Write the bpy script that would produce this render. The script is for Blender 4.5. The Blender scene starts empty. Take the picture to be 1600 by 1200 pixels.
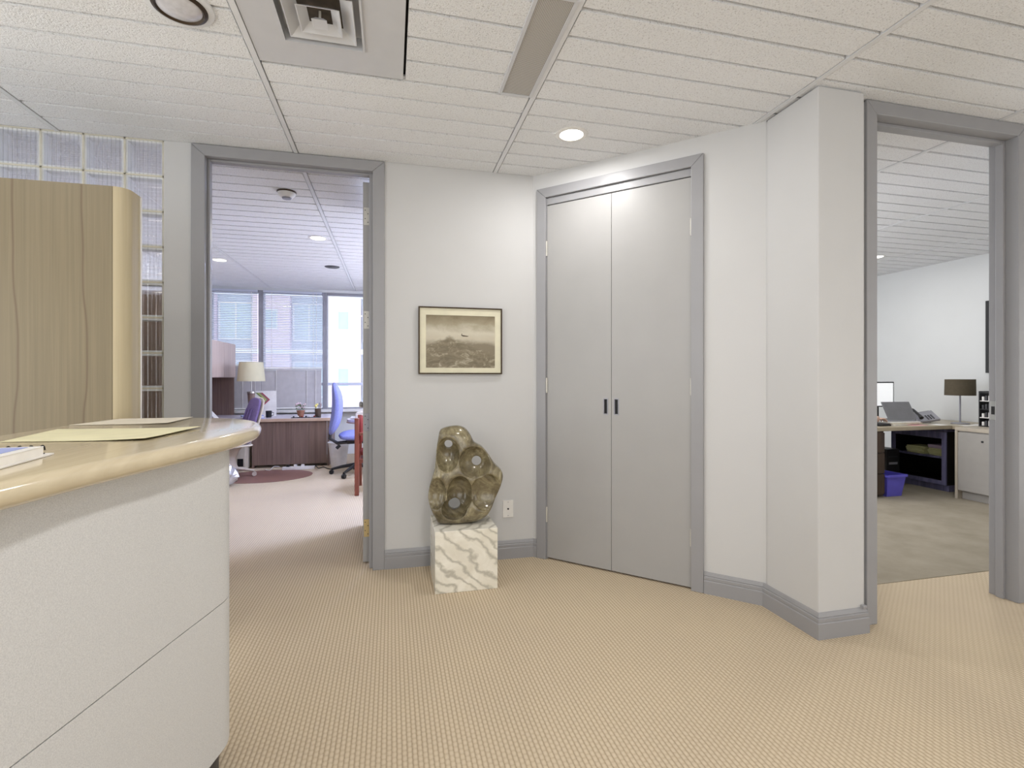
import bpy, bmesh, math, random
import numpy as np
from mathutils import Vector, Matrix
random.seed(4)
S = bpy.context.scene
C = S.collection
PI = math.pi
def R(d): return math.radians(d)

# ------------------------------------------------------------------ camera, world, lights, exposure
CAM_Z = 1.226
cd = bpy.data.cameras.new('camera'); cam = bpy.data.objects.new('camera', cd); C.objects.link(cam)
cam.location = (0, 0, CAM_Z); cam.rotation_euler = (PI/2, 0, R(-13.52))
cd.sensor_width = 36.0; cd.lens = 36.0*782/1600; cd.shift_y = -11.0/1600
cd.clip_start = 0.05; cd.clip_end = 200
S.camera = cam
S.view_settings.view_transform = 'Standard'; S.view_settings.look = 'None'
S.view_settings.gamma = 1.0; S.view_settings.use_curve_mapping = False
S.view_settings.exposure = -0.12
S.cycles.max_bounces = 10; S.cycles.diffuse_bounces = 5; S.cycles.transmission_bounces = 10; S.cycles.transparent_max_bounces = 24
S.cycles.caustics_reflective = False; S.cycles.caustics_refractive = True
S.cycles.sample_clamp_indirect = 6.0
W = bpy.data.worlds.new('world'); S.world = W; W.use_nodes = True
wb = W.node_tree.nodes['Background']; wb.inputs[0].default_value = (0.85, 0.90, 1.0, 1); wb.inputs[1].default_value = 2.4

def area(name, loc, rot, sx, sy, power, col=(1, 1, 1), shape='RECTANGLE', spread=180):
    l = bpy.data.lights.new(name, 'AREA'); l.shape = shape; l.size = sx
    if shape in ('RECTANGLE', 'ELLIPSE'): l.size_y = sy
    l.energy = power; l.color = col; l.spread = R(spread)
    o = bpy.data.objects.new(name, l); C.objects.link(o); o.location = loc; o.rotation_euler = [R(a) for a in rot]
    return o
# added unseen fill areas behind and beside the camera; no windows stand there
area('fill_behind', (-0.4, -2.85, 1.05), (90, 0, 0), 5.0, 1.9, 54, (0.95, 0.975, 1.0))
area('fill_right', (5.1, -0.6, 1.1), (0, 90, 0), 1.9, 4.0, 36, (0.95, 0.975, 1.0))
area('fill_left', (-3.3, 0.9, 1.2), (0, -90, 0), 2.1, 4.4, 104, (0.95, 0.975, 1.0))
# ceiling lights of the hall (behind and beside the frame)
for lx, ly, p in ((0.45, 0.75, 22), (0.95, -1.6, 10), (2.9, -0.1, 7.5), (2.7, -1.3, 5), (-1.6, 0.2, 7), (-1.9, 1.3, 8)):
    area('hall_downlight', (lx, ly, 2.58), (0, 0, 0), 0.16, 0.16, p, (1.0, 0.975, 0.95), 'DISK')
area('closet_downlight_glow', (0.99, 2.677, 2.585), (0, 0, 0), 0.15, 0.15, 8.5, (1.0, 0.98, 0.96), 'DISK')
# ceiling lights of the two offices; the blue pair is added fill, out of view
for lx, ly, p, cc in ((-0.708, 5.26, 7, (1, .95, .88)), (-1.963, 6.51, 5, (1, .95, .88)), (0.2, 4.6, 60, (.50, .60, 1)), (0.3, 6.6, 20, (.50, .60, 1))):
    area('office_downlight_or_fill', (lx, ly, 2.58), (0, 0, 0), 0.17, 0.17, p, cc, 'DISK')
for lx, ly, p in ((3.0, 4.9, 18), (4.4, 2.9, 14), (5.39, 4.58, 7)):
    area('right_office_downlight', (lx, ly, 2.58), (0, 0, 0), 0.17, 0.17, p, (1, .985, .95), 'DISK')
# portal at the left office windows
pt = area('window_portal', (-1.2, 8.44, 1.65), (-90, 0, 0), 4.4, 1.95, 1); pt.data.cycles.is_portal = True
area('left_office_fill', (0.8, 6.0, 1.5), (0, 90, 0), 1.6, 3.0, 60, (.84, .86, 1.0))  # added fill at the solid right wall, unseen, brightens the left office
area('right_office_fill', (2.3, 4.6, 1.5), (0, -90, 0), 1.5, 2.2, 56, (.92, .93, 1.0))  # added area light at a solid wall, stands in for unseen window light

# ------------------------------------------------------------------ materials
def srgb(r, g, b):
    f = lambda c: (c/255/12.92) if c/255 <= .04045 else ((c/255+.055)/1.055)**2.4
    return (f(r), f(g), f(b), 1)
class NT:
    def __init__(s, name):
        s.m = bpy.data.materials.new(name); s.m.use_nodes = True; s.t = s.m.node_tree; s.n = s.t.nodes
        s.b = s.n['Principled BSDF']; s.out = s.n['Material Output']
    def new(s, typ, **kw):
        x = s.n.new(typ)
        for k, v in kw.items(): setattr(x, k, v)
        return x
    def link(s, a, b): s.t.links.new(a, b)
    def coord(s, scale=(1, 1, 1), rot=(0, 0, 0), kind='Object'):
        tc = s.new('ShaderNodeTexCoord'); mp = s.new('ShaderNodeMapping')
        mp.inputs['Scale'].default_value = scale; mp.inputs['Rotation'].default_value = rot
        s.link(tc.outputs[kind], mp.inputs[0]); return mp.outputs[0]
    def noise(s, co, scale, detail=3, rough=.5, dist=0):
        x = s.new('ShaderNodeTexNoise'); x.inputs['Scale'].default_value = scale; x.inputs['Detail'].default_value = detail
        x.inputs['Roughness'].default_value = rough; x.inputs['Distortion'].default_value = dist
        s.link(co, x.inputs['Vector']); return x.outputs['Fac']
    def ramp(s, fac, stops, interp='LINEAR'):
        x = s.new('ShaderNodeValToRGB'); x.color_ramp.interpolation = interp
        e = x.color_ramp.elements
        while len(e) < len(stops): e.new(.5)
        for i, (p, c) in enumerate(stops):
            e[i].position = p; e[i].color = c if len(c) == 4 else (*c, 1)
        s.link(fac, x.inputs[0]); return x.outputs[0]
    def math(s, op, a, b=None, c=None):
        x = s.new('ShaderNodeMath', operation=op)
        for i, v in enumerate((a, b, c)):
            if v is None: continue
            if isinstance(v, (int, float)): x.inputs[i].default_value = v
            else: s.link(v, x.inputs[i])
        return x.outputs[0]
    def mix(s, f, a, b):
        x = s.new('ShaderNodeMix', data_type='RGBA')
        for i, v in ((0, f), (6, a), (7, b)):
            if isinstance(v, (int, float)): x.inputs[i].default_value = v
            elif isinstance(v, (tuple, list)): x.inputs[i].default_value = v
            else: s.link(v, x.inputs[i])
        return x.outputs[2]
    def bump(s, h, strength=.3, dist=.01):
        x = s.new('ShaderNodeBump'); x.inputs['Strength'].default_value = strength; x.inputs['Distance'].default_value = dist
        s.link(h, x.inputs['Height']); s.link(x.outputs[0], s.b.inputs['Normal'])
    def col(s, c):
        if isinstance(c, (tuple, list)): s.b.inputs['Base Color'].default_value = c
        else: s.link(c, s.b.inputs['Base Color'])
    def set(s, rough=.5, metal=0, spec=.5):
        s.b.inputs['Roughness'].default_value = rough; s.b.inputs['Metallic'].default_value = metal
        s.b.inputs['Specular IOR Level'].default_value = spec; return s

def plain(name, rgb, rough=.5, metal=0, spec=.5, var=.06, scale=12, bump=0, bscale=200):
    t = NT(name); co = t.coord()
    f = t.noise(co, scale, 3)
    c = srgb(*rgb); d = tuple(max(0, v*(1-var)) for v in c[:3])+(1,); e = tuple(min(1, v*(1+var)) for v in c[:3])+(1,)
    t.col(t.ramp(f, [(.3, d), (.7, e)])); t.set(rough, metal, spec)
    if bump: t.bump(t.noise(co, bscale, 2), bump, .002)
    return t.m
def woodmat(name, dark, light, rough=.4, scale=(28, 28, 1.6), spec=.5, lines=0):
    t = NT(name); co = t.coord(scale)
    f = t.noise(co, 1.0, 6, .6, .6)
    c = t.ramp(f, [(.25, srgb(*dark)), (.75, srgb(*light))])
    if lines:
        fine = t.noise(t.coord((160, 160, 2.0)), 1.0, 2, .5)
        c = t.mix(t.math('MULTIPLY', fine, .35), c, srgb(*dark))
    t.col(c); t.set(rough, 0, spec); t.bump(f, .05, .002); return t.m
def emit(name, rgb, strength):
    t = NT(name); t.col(srgb(*rgb)); t.b.inputs['Emission Color'].default_value = srgb(*rgb); t.b.inputs['Emission Strength'].default_value = strength
    return t.m

M = {}
M['wall'] = plain('wall_paint', (203, 203, 203), .6, 0, .3, .012, 3, .12, 260)
M['wall_office'] = plain('wall_paint_office', (222, 224, 224), .6, 0, .3, .012, 3)
M['grey'] = plain('grey_trim_paint', (154, 154, 157), .38, 0, .5, .02, 6, .05, 160)
M['greydoor'] = plain('grey_door_paint', (166, 165, 164), .42, 0, .5, .02, 5, .04, 240)
M['tbar'] = plain('ceiling_bar_paint', (220, 221, 223), .45, 0, .4, .02)
M['plenum'] = plain('plenum_dark', (60, 57, 54), .9)
M['ventpaint'] = plain('vent_paint', (202, 203, 206), .4, 0, .5, .02)
M['duct'] = plain('duct_dark', (74, 66, 56), .7, 0, .3, .2, 30)
M['white'] = plain('white_plastic', (228, 226, 222), .4)
M['cream'] = plain('cream_plastic', (216, 206, 188), .45)
M['beigeplastic'] = plain('beige_plastic', (196, 184, 170), .5)
M['black'] = plain('black_plastic', (26, 26, 28), .4)
M['darkgrey'] = plain('dark_grey_plastic', (58, 58, 62), .45)
M['chrome'] = plain('brushed_steel', (196, 196, 194), .28, 1)
M['alu'] = plain('painted_aluminium', (156, 156, 164), .4, .3)
M['lens'] = emit('lamp_lens', (255, 250, 240), 9)
M['lenswarm'] = emit('warm_lamp_lens', (255, 244, 222), 7)
M['dull_lens'] = plain('unlit_lens', (205, 204, 208), .12, 0, .8, .1, 40)
M['bronze'] = plain('dark_bronze', (70, 58, 46), .4, .6)
M['lbronze'] = plain('frame_bronze', (62, 48, 34), .35, .7)
M['mat'] = plain('cream_mount', (224, 219, 194), .7)
M['paper'] = plain('white_paper', (236, 234, 230), .7)
M['paperbeige'] = plain('beige_paper', (216, 208, 190), .7)
M['paperblue'] = plain('blue_paper', (150, 160, 205), .7)
M['paperyellow'] = plain('pale_yellow_paper', (216, 210, 174), .7)
M['papergreen'] = plain('yellow_green_paper', (214, 214, 160), .7)
M['paperlilac'] = plain('lilac_paper', (206, 188, 206), .7)
M['purple'] = plain('purple_fabric', (124, 108, 150), .85, 0, .2, .1, 60, .2, 400)
M['bluefab'] = plain('blue_fabric', (134, 140, 198), .85, 0, .2, .08, 60, .2, 400)
M['redfab'] = plain('dark_red_fabric', (120, 44, 40), .8, 0, .2, .1, 60)
M['redwood'] = woodmat('reddish_wood', (112, 56, 42), (150, 84, 64), .35)
M['brownwood'] = woodmat('brown_wood_veneer', (108, 88, 80), (148, 126, 116), .4, (40, 40, 1.2), .4, 1)
M['darkwood'] = woodmat('dark_brown_wood', (52, 40, 32), (84, 66, 54), .4)
M['hutchwood'] = woodmat('pale_pinkish_wood', (188, 166, 156), (210, 190, 180), .3, (20, 20, 1.5))
M['desktop'] = plain('pale_desk_laminate', (214, 208, 220), .25)
M['deskedge'] = plain('tan_desk_edge', (196, 170, 150), .4)
M['shade'] = plain('cream_lampshade', (206, 200, 172), .8, 0, .2, .03)
M['shadebrown'] = plain('brown_lampshade', (88, 80, 66), .85, 0, .2, .06, 40)
M['binblue'] = plain('violet_blue_plastic', (104, 98, 214), .4, 0, .5, .04)
M['bookcase'] = woodmat('black_wood_blue_sheen', (84, 82, 112), (136, 134, 172), .3)  # blue window sheen on the black wood is put into this colour
M['bookdark'] = woodmat('black_wood', (16, 14, 14), (30, 26, 24), .35)
M['credenza'] = plain('grey_laminate', (166, 162, 156), .45, 0, .4, .03)
M['credtop'] = plain('warm_grey_edge', (182, 172, 156), .4)
M['olivetop'] = plain('tan_desktop', (176, 164, 142), .35)
M['skin'] = plain('skin', (216, 182, 164), .5, 0, .4, .05, 20)
M['shirt'] = plain('grey_blue_shirt', (110, 118, 138), .85, 0, .2, .06, 30)
M['trousers'] = plain('dark_trousers', (44, 46, 56), .85)
M['hair'] = plain('dark_brown_hair', (48, 36, 28), .6)
M['gmat'] = plain('chair_mat', (140, 104, 94), .55, 0, .3, .04)
M['terracotta'] = plain('terracotta', (150, 104, 84), .7)
M['green'] = plain('leaf_green', (92, 112, 74), .7)
M['petal'] = plain('pale_pink_petal', (226, 200, 208), .6)
M['yellowp'] = plain('yellow_petal', (226, 214, 130), .6)
M['bag'] = plain('silver_foil', (220, 220, 226), .25, .6)
M['pinkbrick'] = plain('pink_brick', (236, 216, 224), .8, 0, .2, .05, 3)
M['paleconc'] = plain('pale_concrete', (206, 216, 222), .8)
M['slabwhite'] = plain('slab_white', (236, 238, 240), .7)
M['facadeglass'] = plain('facade_glass', (196, 214, 220), .25, 0, .4, .05, 2)
M['brass'] = plain('brass_hinge', (206, 186, 138), .35, .7)
M['hingewhite'] = plain('hinge_white', (206, 204, 196), .4, .2)
def m_slat():
    t = NT('blind_white'); d = t.new('ShaderNodeBsdfDiffuse'); d.inputs[0].default_value = srgb(226, 230, 240); tl = t.new('ShaderNodeBsdfTranslucent'); tl.inputs[0].default_value = srgb(226, 230, 245)
    mx = t.new('ShaderNodeMixShader'); mx.inputs[0].default_value = .3; t.link(d.outputs[0], mx.inputs[1]); t.link(tl.outputs[0], mx.inputs[2]); t.link(mx.outputs[0], t.out.inputs[0]); return t.m
M['blindwhite'] = m_slat()
M['blindgrey'] = plain('blind_grey', (192, 189, 190), .6)
M['wallgap'] = plain('shadow_gap', (70, 58, 46), .9)

def m_tile():
    t = NT('fissured_tile'); co = t.coord(kind='Object'); geo = t.new('ShaderNodeNewGeometry')
    pos = geo.outputs['Position']
    f1 = t.noise(pos, 150, 3, .6, .4); f2 = t.noise(pos, 70, 2, .5)
    pits = t.ramp(f1, [(.35, (0, 0, 0)), (.43, (1, 1, 1))])
    c = t.mix(pits, srgb(204, 203, 204), srgb(238, 239, 241))
    big = t.ramp(t.noise(pos, 1.1, 2), [(.3, (.95, .95, .94)), (.7, (1, 1, 1))])
    x = t.new('ShaderNodeMix', data_type='RGBA', blend_type='MULTIPLY'); x.inputs[0].default_value = 1
    t.link(c, x.inputs[6]); t.link(big, x.inputs[7])
    t.col(x.outputs[2]); t.set(.9, 0, .1)
    h = t.math('ADD', f1, t.math('MULTIPLY', f2, .6)); t.bump(h, .9, .0045)
    return t.m
M['tile'] = m_tile()
def m_carpet():
    t = NT('loop_carpet'); geo = t.new('ShaderNodeNewGeometry'); sx = t.new('ShaderNodeSeparateXYZ'); t.link(geo.outputs['Position'], sx.inputs[0])
    u = t.math('MULTIPLY', sx.outputs[0], 1/.0165); v = t.math('MULTIPLY', sx.outputs[1], 1/.024)
    row = t.math('FLOOR', u); fu = t.math('FRACT', u)
    fv = t.math('FRACT', t.math('ADD', v, t.math('MULTIPLY', row, .5)))
    a = t.math('SINE', t.math('MULTIPLY', fu, PI)); b = t.math('SINE', t.math('MULTIPLY', fv, PI))
    h = t.math('MULTIPLY', a, t.math('ADD', t.math('MULTIPLY', b, .6), .4))
    n = t.noise(geo.outputs['Position'], 240, 2)
    hh = t.math('ADD', h, t.math('MULTIPLY', t.math('SUBTRACT', n, .5), .5))
    c = t.ramp(hh, [(.0, srgb(172, 154, 130)), (.4, srgb(203, 186, 159)), (.95, srgb(216, 200, 174))])
    big = t.ramp(t.noise(geo.outputs['Position'], 1.3, 3), [(.3, (.93, .93, .95)), (.7, (1, 1, 1))])
    x = t.new('ShaderNodeMix', data_type='RGBA', blend_type='MULTIPLY'); x.inputs[0].default_value = 1
    t.link(c, x.inputs[6]); t.link(big, x.inputs[7])
    t.col(x.outputs[2]); t.set(.95, 0, .05); t.bump(hh, .35, .006); return t.m
M['carpet'] = m_carpet()
def m_carpet2():
    t = NT('flat_carpet'); co = t.coord()
    n = t.noise(co, 3.2, 4, .6); f = t.noise(co, 300, 2)
    c = t.ramp(n, [(.3, srgb(148, 140, 124)), (.7, srgb(170, 161, 145))])
    t.col(t.mix(t.math('MULTIPLY', f, .35), c, srgb(134, 126, 110))); t.set(.95, 0, .05); t.bump(f, .3, .004); return t.m
M['carpet2'] = m_carpet2()
def m_veneer(name, base, dark, lines):
    t = NT(name); co = t.coord((1, 1, 1)); sx = t.new('ShaderNodeSeparateXYZ'); t.link(co, sx.inputs[0])
    g = t.noise(t.coord((85, 30, 1.3)), 1, 4, .6, .3); g2 = t.noise(t.coord((7, 3, .5)), 1, 3)
    c = t.ramp(g, [(.28, srgb(*dark)), (.72, srgb(*base))])
    c = t.mix(t.ramp(g2, [(.3, (0, 0, 0)), (.7, (.35, .35, .35))]), c, srgb(*[int(v*.92) for v in base]))
    if lines:
        wob = t.math('MULTIPLY', t.math('SUBTRACT', t.noise(t.coord((.2, .2, 1.1)), 1, 2.5, .5), .5), .11)
        px = t.math('ADD', sx.outputs[0], wob)
        for lx in lines:
            d = t.math('ABSOLUTE', t.math('SUBTRACT', px, lx))
            c = t.mix(t.ramp(d, [(0, (.95, .95, .95)), (.0052, (0, 0, 0))]), c, srgb(98, 82, 62))
    t.col(c); t.set(.42, 0, .4); t.bump(g, .04, .002); return t.m
M['veneer'] = m_veneer('pale_oak_veneer', (130, 118, 93), (113, 102, 79), (-0.335, -0.104))
M['veneeredge'] = m_veneer('light_oak_edge', (190, 177, 147), (178, 165, 135), ())
def m_counter():
    t = NT('counter_laminate'); g = t.noise(t.coord((60, 2.2, 10)), 1, 4, .6, .4)
    t.col(t.ramp(g, [(.3, srgb(196, 182, 153)), (.7, srgb(210, 197, 168))])); t.set(.14, 0, .55)
    t.b.inputs['Coat Weight'].default_value = .25; t.b.inputs['Coat Roughness'].default_value = .06
    return t.m
M['counter'] = m_counter()
def m_panel():
    t = NT('speckled_panel'); co = t.coord(); f = t.noise(co, 420, 2, .6)
    t.col(t.ramp(f, [(.35, srgb(198, 198, 198)), (.65, srgb(215, 215, 214))])); t.set(.55, 0, .3); t.bump(f, .35, .002); return t.m
M['panel'] = m_panel()
def m_marble(name, base, vein, scale, rough, w=.06, base2=None):
    t = NT(name); co = t.coord((1, .8, 1.3), (.3, .5, .75))
    wob = t.noise(co, scale*.8, 5, .6, .8)
    x = t.new('ShaderNodeTexWave', wave_type='BANDS', bands_direction='X'); x.inputs['Scale'].default_value = scale*.55; x.inputs['Distortion'].default_value = 9
    x.inputs['Detail'].default_value = 4; x.inputs['Detail Scale'].default_value = 1.2; t.link(co, x.inputs['Vector'])
    v = t.ramp(x.outputs['Fac'], [(0, (1, 1, 1)), (w, (.6, .6, .6)), (w*5, (0, 0, 0))])
    c = t.ramp(wob, [(.35, srgb(*(base2 or base))), (.7, srgb(*base))])
    t.col(t.mix(v, c, srgb(*vein))); t.set(rough, 0, .5); return t.m
M['marble'] = m_marble('white_marble', (244, 241, 230), (190, 186, 172), 9, .18, .08, (226, 221, 206))
def m_stone():
    t = NT('green_brown_stone'); co = t.coord()
    n = t.noise(co, 9, 6, .65, 1.2); n2 = t.noise(co, 42, 4, .6)
    c = t.ramp(n, [(.3, srgb(76, 69, 50)), (.46, srgb(112, 102, 78)), (.6, srgb(146, 136, 106)), (.72, srgb(196, 186, 154))])
    c = t.mix(t.ramp(n2, [(.5, (0, 0, 0)), (.75, (.5, .5, .5))]), c, srgb(66, 58, 42))
    t.col(c); t.set(.16, 0, .65); t.bump(n2, .06, .003); return t.m
M['stone'] = m_stone()
def m_glass(name, rough=.02, ior=1.45, col=(.97, .98, 1, 1)):
    t = NT(name); t.b.inputs['Base Color'].default_value = col; t.b.inputs['Transmission Weight'].default_value = 1
    t.b.inputs['IOR'].default_value = ior; t.set(rough); return t.m
M['blockrim'] = plain('white_block_edge', (232, 234, 236), .5)
def m_block():
    t = NT('block_glass'); g = t.new('ShaderNodeBsdfGlass'); g.inputs['IOR'].default_value = 1.35; g.inputs['Roughness'].default_value = 0
    tr = t.new('ShaderNodeBsdfTransparent'); mx = t.new('ShaderNodeMixShader'); mx.inputs[0].default_value = .42
    t.link(tr.outputs[0], mx.inputs[1]); t.link(g.outputs[0], mx.inputs[2]); t.link(mx.outputs[0], t.out.inputs[0]); return t.m
M['block'] = m_block()
def m_pane():
    t = NT('window_glass'); tr = t.new('ShaderNodeBsdfTransparent'); gl = t.new('ShaderNodeBsdfGlossy'); gl.inputs['Roughness'].default_value = .02
    tr.inputs[0].default_value = (.93, .95, .97, 1)
    fr = t.new('ShaderNodeFresnel'); fr.inputs[0].default_value = 1.4; mx = t.new('ShaderNodeMixShader')
    t.link(fr.outputs[0], mx.inputs[0]); t.link(tr.outputs[0], mx.inputs[1]); t.link(gl.outputs[0], mx.inputs[2]); t.link(mx.outputs[0], t.out.inputs[0]); return t.m
M['pane'] = m_pane()
def m_perf():
    t = NT('perforated_metal'); co = t.coord((1, 1, 1)); sx = t.new('ShaderNodeSeparateXYZ'); t.link(co, sx.inputs[0])
    a = t.math('FRACT', t.math('MULTIPLY', sx.outputs[0], 1/.0062)); b = t.math('FRACT', t.math('MULTIPLY', sx.outputs[1], 1/.0062))
    d = t.math('ADD', t.math('POWER', t.math('SUBTRACT', a, .5), 2), t.math('POWER', t.math('SUBTRACT', b, .5), 2))
    t.col(t.ramp(d, [(.07, srgb(84, 80, 74)), (.11, srgb(196, 192, 186))])); t.set(.5, .1, .4); return t.m
M['perf'] = m_perf()
def m_print():
    t = NT('sepia_print'); tc = t.new('ShaderNodeTexCoord'); sx = t.new('ShaderNodeSeparateXYZ'); t.link(tc.outputs['Generated'], sx.inputs[0])
    X, Z = sx.outputs[0], sx.outputs[2]
    n1 = t.noise(t.coord((2.2, 1, 3.0), kind='Generated'), 1.3, 5, .6, .4)
    n2 = t.noise(t.coord((5, 1, 7), kind='Generated'), 1.6, 6, .65, 1.2)
    zz = t.math('ADD', Z, t.math('MULTIPLY', t.math('SUBTRACT', n1, .5), .32))
    sky = t.ramp(zz, [(0, srgb(126, 116, 94)), (.42, srgb(134, 124, 104)), (.55, srgb(196, 188, 168)), (.70, srgb(204, 198, 180)), (.84, srgb(160, 150, 126)), (1, srgb(124, 112, 86))])
    ridge = t.math('ADD', t.math('SUBTRACT', .62, t.math('MULTIPLY', t.math('ABSOLUTE', t.math('SUBTRACT', X, .33)), .55)), t.math('MULTIPLY', t.math('SUBTRACT', n2, .5), .22))
    mask = t.ramp(t.math('SUBTRACT', ridge, Z), [(0, (0, 0, 0)), (.06, (1, 1, 1))])
    mt = t.ramp(n2, [(.38, srgb(112, 102, 82)), (.55, srgb(134, 124, 102)), (.68, srgb(176, 168, 148))])
    c = t.mix(mask, sky, mt); t.col(c); t.set(.5); return t.m
M['print'] = m_print()

# ------------------------------------------------------------------ mesh helpers
class MB:
    def __init__(s): s.v = []; s.f = []; s.sm = []
    def add(s, v, f, smooth=False):
        o = len(s.v); s.v += [tuple(p) for p in v]; s.f += [tuple(i+o for i in q) for q in f]; s.sm += [smooth]*len(f); return s
    def box(s, x0, x1, y0, y1, z0, z1):
        v = [(x0, y0, z0), (x1, y0, z0), (x1, y1, z0), (x0, y1, z0), (x0, y0, z1), (x1, y0, z1), (x1, y1, z1), (x0, y1, z1)]
        return s.add(v, [(0, 3, 2, 1), (4, 5, 6, 7), (0, 1, 5, 4), (1, 2, 6, 5), (2, 3, 7, 6), (3, 0, 4, 7)])
    def obox(s, c, size, mat=None):
        hx, hy, hz = [d/2 for d in size]; m = mat or Matrix()
        v = [m @ Vector(p) + Vector(c) for p in [(-hx, -hy, -hz), (hx, -hy, -hz), (hx, hy, -hz), (-hx, hy, -hz), (-hx, -hy, hz), (hx, -hy, hz), (hx, hy, hz), (-hx, hy, hz)]]
        return s.add(v, [(0, 3, 2, 1), (4, 5, 6, 7), (0, 1, 5, 4), (1, 2, 6, 5), (2, 3, 7, 6), (3, 0, 4, 7)])
    def prism(s, poly, z0, z1, smooth=False):
        a = sum(poly[i][0]*poly[(i+1) % len(poly)][1]-poly[(i+1) % len(poly)][0]*poly[i][1] for i in range(len(poly)))
        p = poly if a > 0 else poly[::-1]; n = len(p)
        s.add([(x, y, z0) for x, y in p]+[(x, y, z1) for x, y in p], [(i, (i+1) % n, n+(i+1) % n, n+i) for i in range(n)], smooth)
        o = len(s.v)-2*n; s.f += [tuple(o+i for i in range(n))[::-1], tuple(o+n+i for i in range(n))]; s.sm += [False, False]; return s
    def lathe(s, prof, segs=24, c=(0, 0, 0), axis='z', cap=True, smooth=True):
        n = len(prof); v = []
        for k in range(segs):
            a = 2*PI*k/segs
            for r, z in prof:
                p = (r*math.cos(a), r*math.sin(a), z)
                if axis == 'x': p = (p[2], p[0], p[1])
                if axis == 'y': p = (p[0], -p[2], p[1])
                v.append((p[0]+c[0], p[1]+c[1], p[2]+c[2]))
        f = [(k*n+i, ((k+1) % segs)*n+i, ((k+1) % segs)*n+i+1, k*n+i+1) for k in range(segs) for i in range(n-1)]
        s.add(v, f, smooth)
        o = len(s.v)-n*segs
        if cap:
            if prof[0][0] > 1e-6: s.f.append(tuple(o+k*n for k in range(segs))[::-1]); s.sm.append(False)
            if prof[-1][0] > 1e-6: s.f.append(tuple(o+k*n+n-1 for k in range(segs))); s.sm.append(False)
        return s
    def tube(s, path, r, segs=8, smooth=True):
        P = [Vector(p) for p in path]; rr = r if isinstance(r, (list, tuple)) else [r]*len(P); v = []
        for i, p in enumerate(P):
            d = (P[min(i+1, len(P)-1)]-P[max(i-1, 0)]).normalized()
            up = Vector((0, 0, 1)) if abs(d.z) < .9 else Vector((1, 0, 0))
            a = d.cross(up).normalized(); b = d.cross(a).normalized()
            v += [p+(a*math.cos(2*PI*k/segs)+b*math.sin(2*PI*k/segs))*rr[i] for k in range(segs)]
        f = [(i*segs+k, i*segs+(k+1) % segs, (i+1)*segs+(k+1) % segs, (i+1)*segs+k) for i in range(len(P)-1) for k in range(segs)]
        s.add(v, f, smooth); o = len(s.v)-len(v); e = (len(P)-1)*segs
        s.f += [tuple(o+k for k in range(segs))[::-1], tuple(o+e+k for k in range(segs))]; s.sm += [False, False]; return s
    def ball(s, c, r, n=10, m=6):
        rx, ry, rz = r if isinstance(r, (tuple, list)) else (r, r, r); v = [(c[0], c[1], c[2]-rz)]
        for j in range(1, m):
            t = -PI/2+PI*j/m
            v += [(c[0]+rx*math.cos(t)*math.cos(2*PI*k/n), c[1]+ry*math.cos(t)*math.sin(2*PI*k/n), c[2]+rz*math.sin(t)) for k in range(n)]
        v.append((c[0], c[1], c[2]+rz)); L = len(v)-1
        f = [(0, 1+(k+1) % n, 1+k) for k in range(n)]
        f += [(1+j*n+k, 1+j*n+(k+1) % n, 1+(j+1)*n+(k+1) % n, 1+(j+1)*n+k) for j in range(m-2) for k in range(n)]
        f += [(L, 1+(m-2)*n+k, 1+(m-2)*n+(k+1) % n) for k in range(n)]
        return s.add(v, f, True)
    def mesh(s, name, mat):
        me = bpy.data.meshes.new(name); me.from_pydata([tuple(p) for p in s.v], [], s.f); me.polygons.foreach_set('use_smooth', s.sm)
        me.materials.append(M[mat] if isinstance(mat, str) else mat)
        bm = bmesh.new(); bm.from_mesh(me); bmesh.ops.recalc_face_normals(bm, faces=bm.faces); bm.to_mesh(me); bm.free()
        if any(s.sm): me.set_sharp_from_angle(angle=R(50))
        return me
    def build(s, name, mat, parent=None, bevel=0, seg=2, label=None, kind=None):
        o = bpy.data.objects.new(name, s.mesh(name, mat)); C.objects.link(o)
        if parent: o.parent = parent
        if bevel:
            b = o.modifiers.new('bevel', 'BEVEL'); b.width = bevel; b.segments = seg; b.limit_method = 'ANGLE'; b.angle_limit = R(40); b.harden_normals = False
        if label: o['label'] = label
        if kind: o['kind'] = kind
        return o
def B(*a): return MB().box(*a)
def tag(o, label, cat, group=None, kind=None):
    o['label'] = label; o['category'] = cat
    if group: o['group'] = group
    if kind: o['kind'] = kind
    return o
def thing(name, label, cat, loc=(0, 0, 0), rz=0, group=None, kind=None):
    o = bpy.data.objects.new(name, None); C.objects.link(o); o.location = loc; o.rotation_euler = (0, 0, R(rz)); o.empty_display_size = .1
    return tag(o, label, cat, group, kind)
def struct(name, mb, mat, label=None, parent=None, cat=None, **k):
    o = mb.build(name, mat, parent, **k); o['kind'] = 'structure'
    if label: o['label'] = label; o['category'] = cat or name.split('_')[0]
    return o
def share(me, name, parent, loc=(0, 0, 0), rot=None):
    o = bpy.data.objects.new(name, me); C.objects.link(o); o.parent = parent; o.location = loc
    if rot: o.rotation_euler = rot
    return o
def copy_tree(o, parent=None):
    c = o.copy(); C.objects.link(c)
    if parent: c.parent = parent
    for ch in list(o.children): copy_tree(ch, c)
    return c
def catmull(pts, n=6, closed=False):
    out = []; L = len(pts); P = [Vector(p) for p in pts]
    for i in range(L if closed else L-1):
        p0, p1, p2, p3 = (P[(i-1) % L], P[i], P[(i+1) % L], P[(i+2) % L]) if closed else (P[max(i-1, 0)], P[i], P[i+1], P[min(i+2, L-1)])
        for k in range(n):
            t = k/n
            out.append(.5*((2*p1)+(p2-p0)*t+(2*p0-5*p1+4*p2-p3)*t*t+(3*p1-p0-3*p2+p3)*t**3))
    if not closed: out.append(P[-1])
    return [tuple(p) for p in out]
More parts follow.
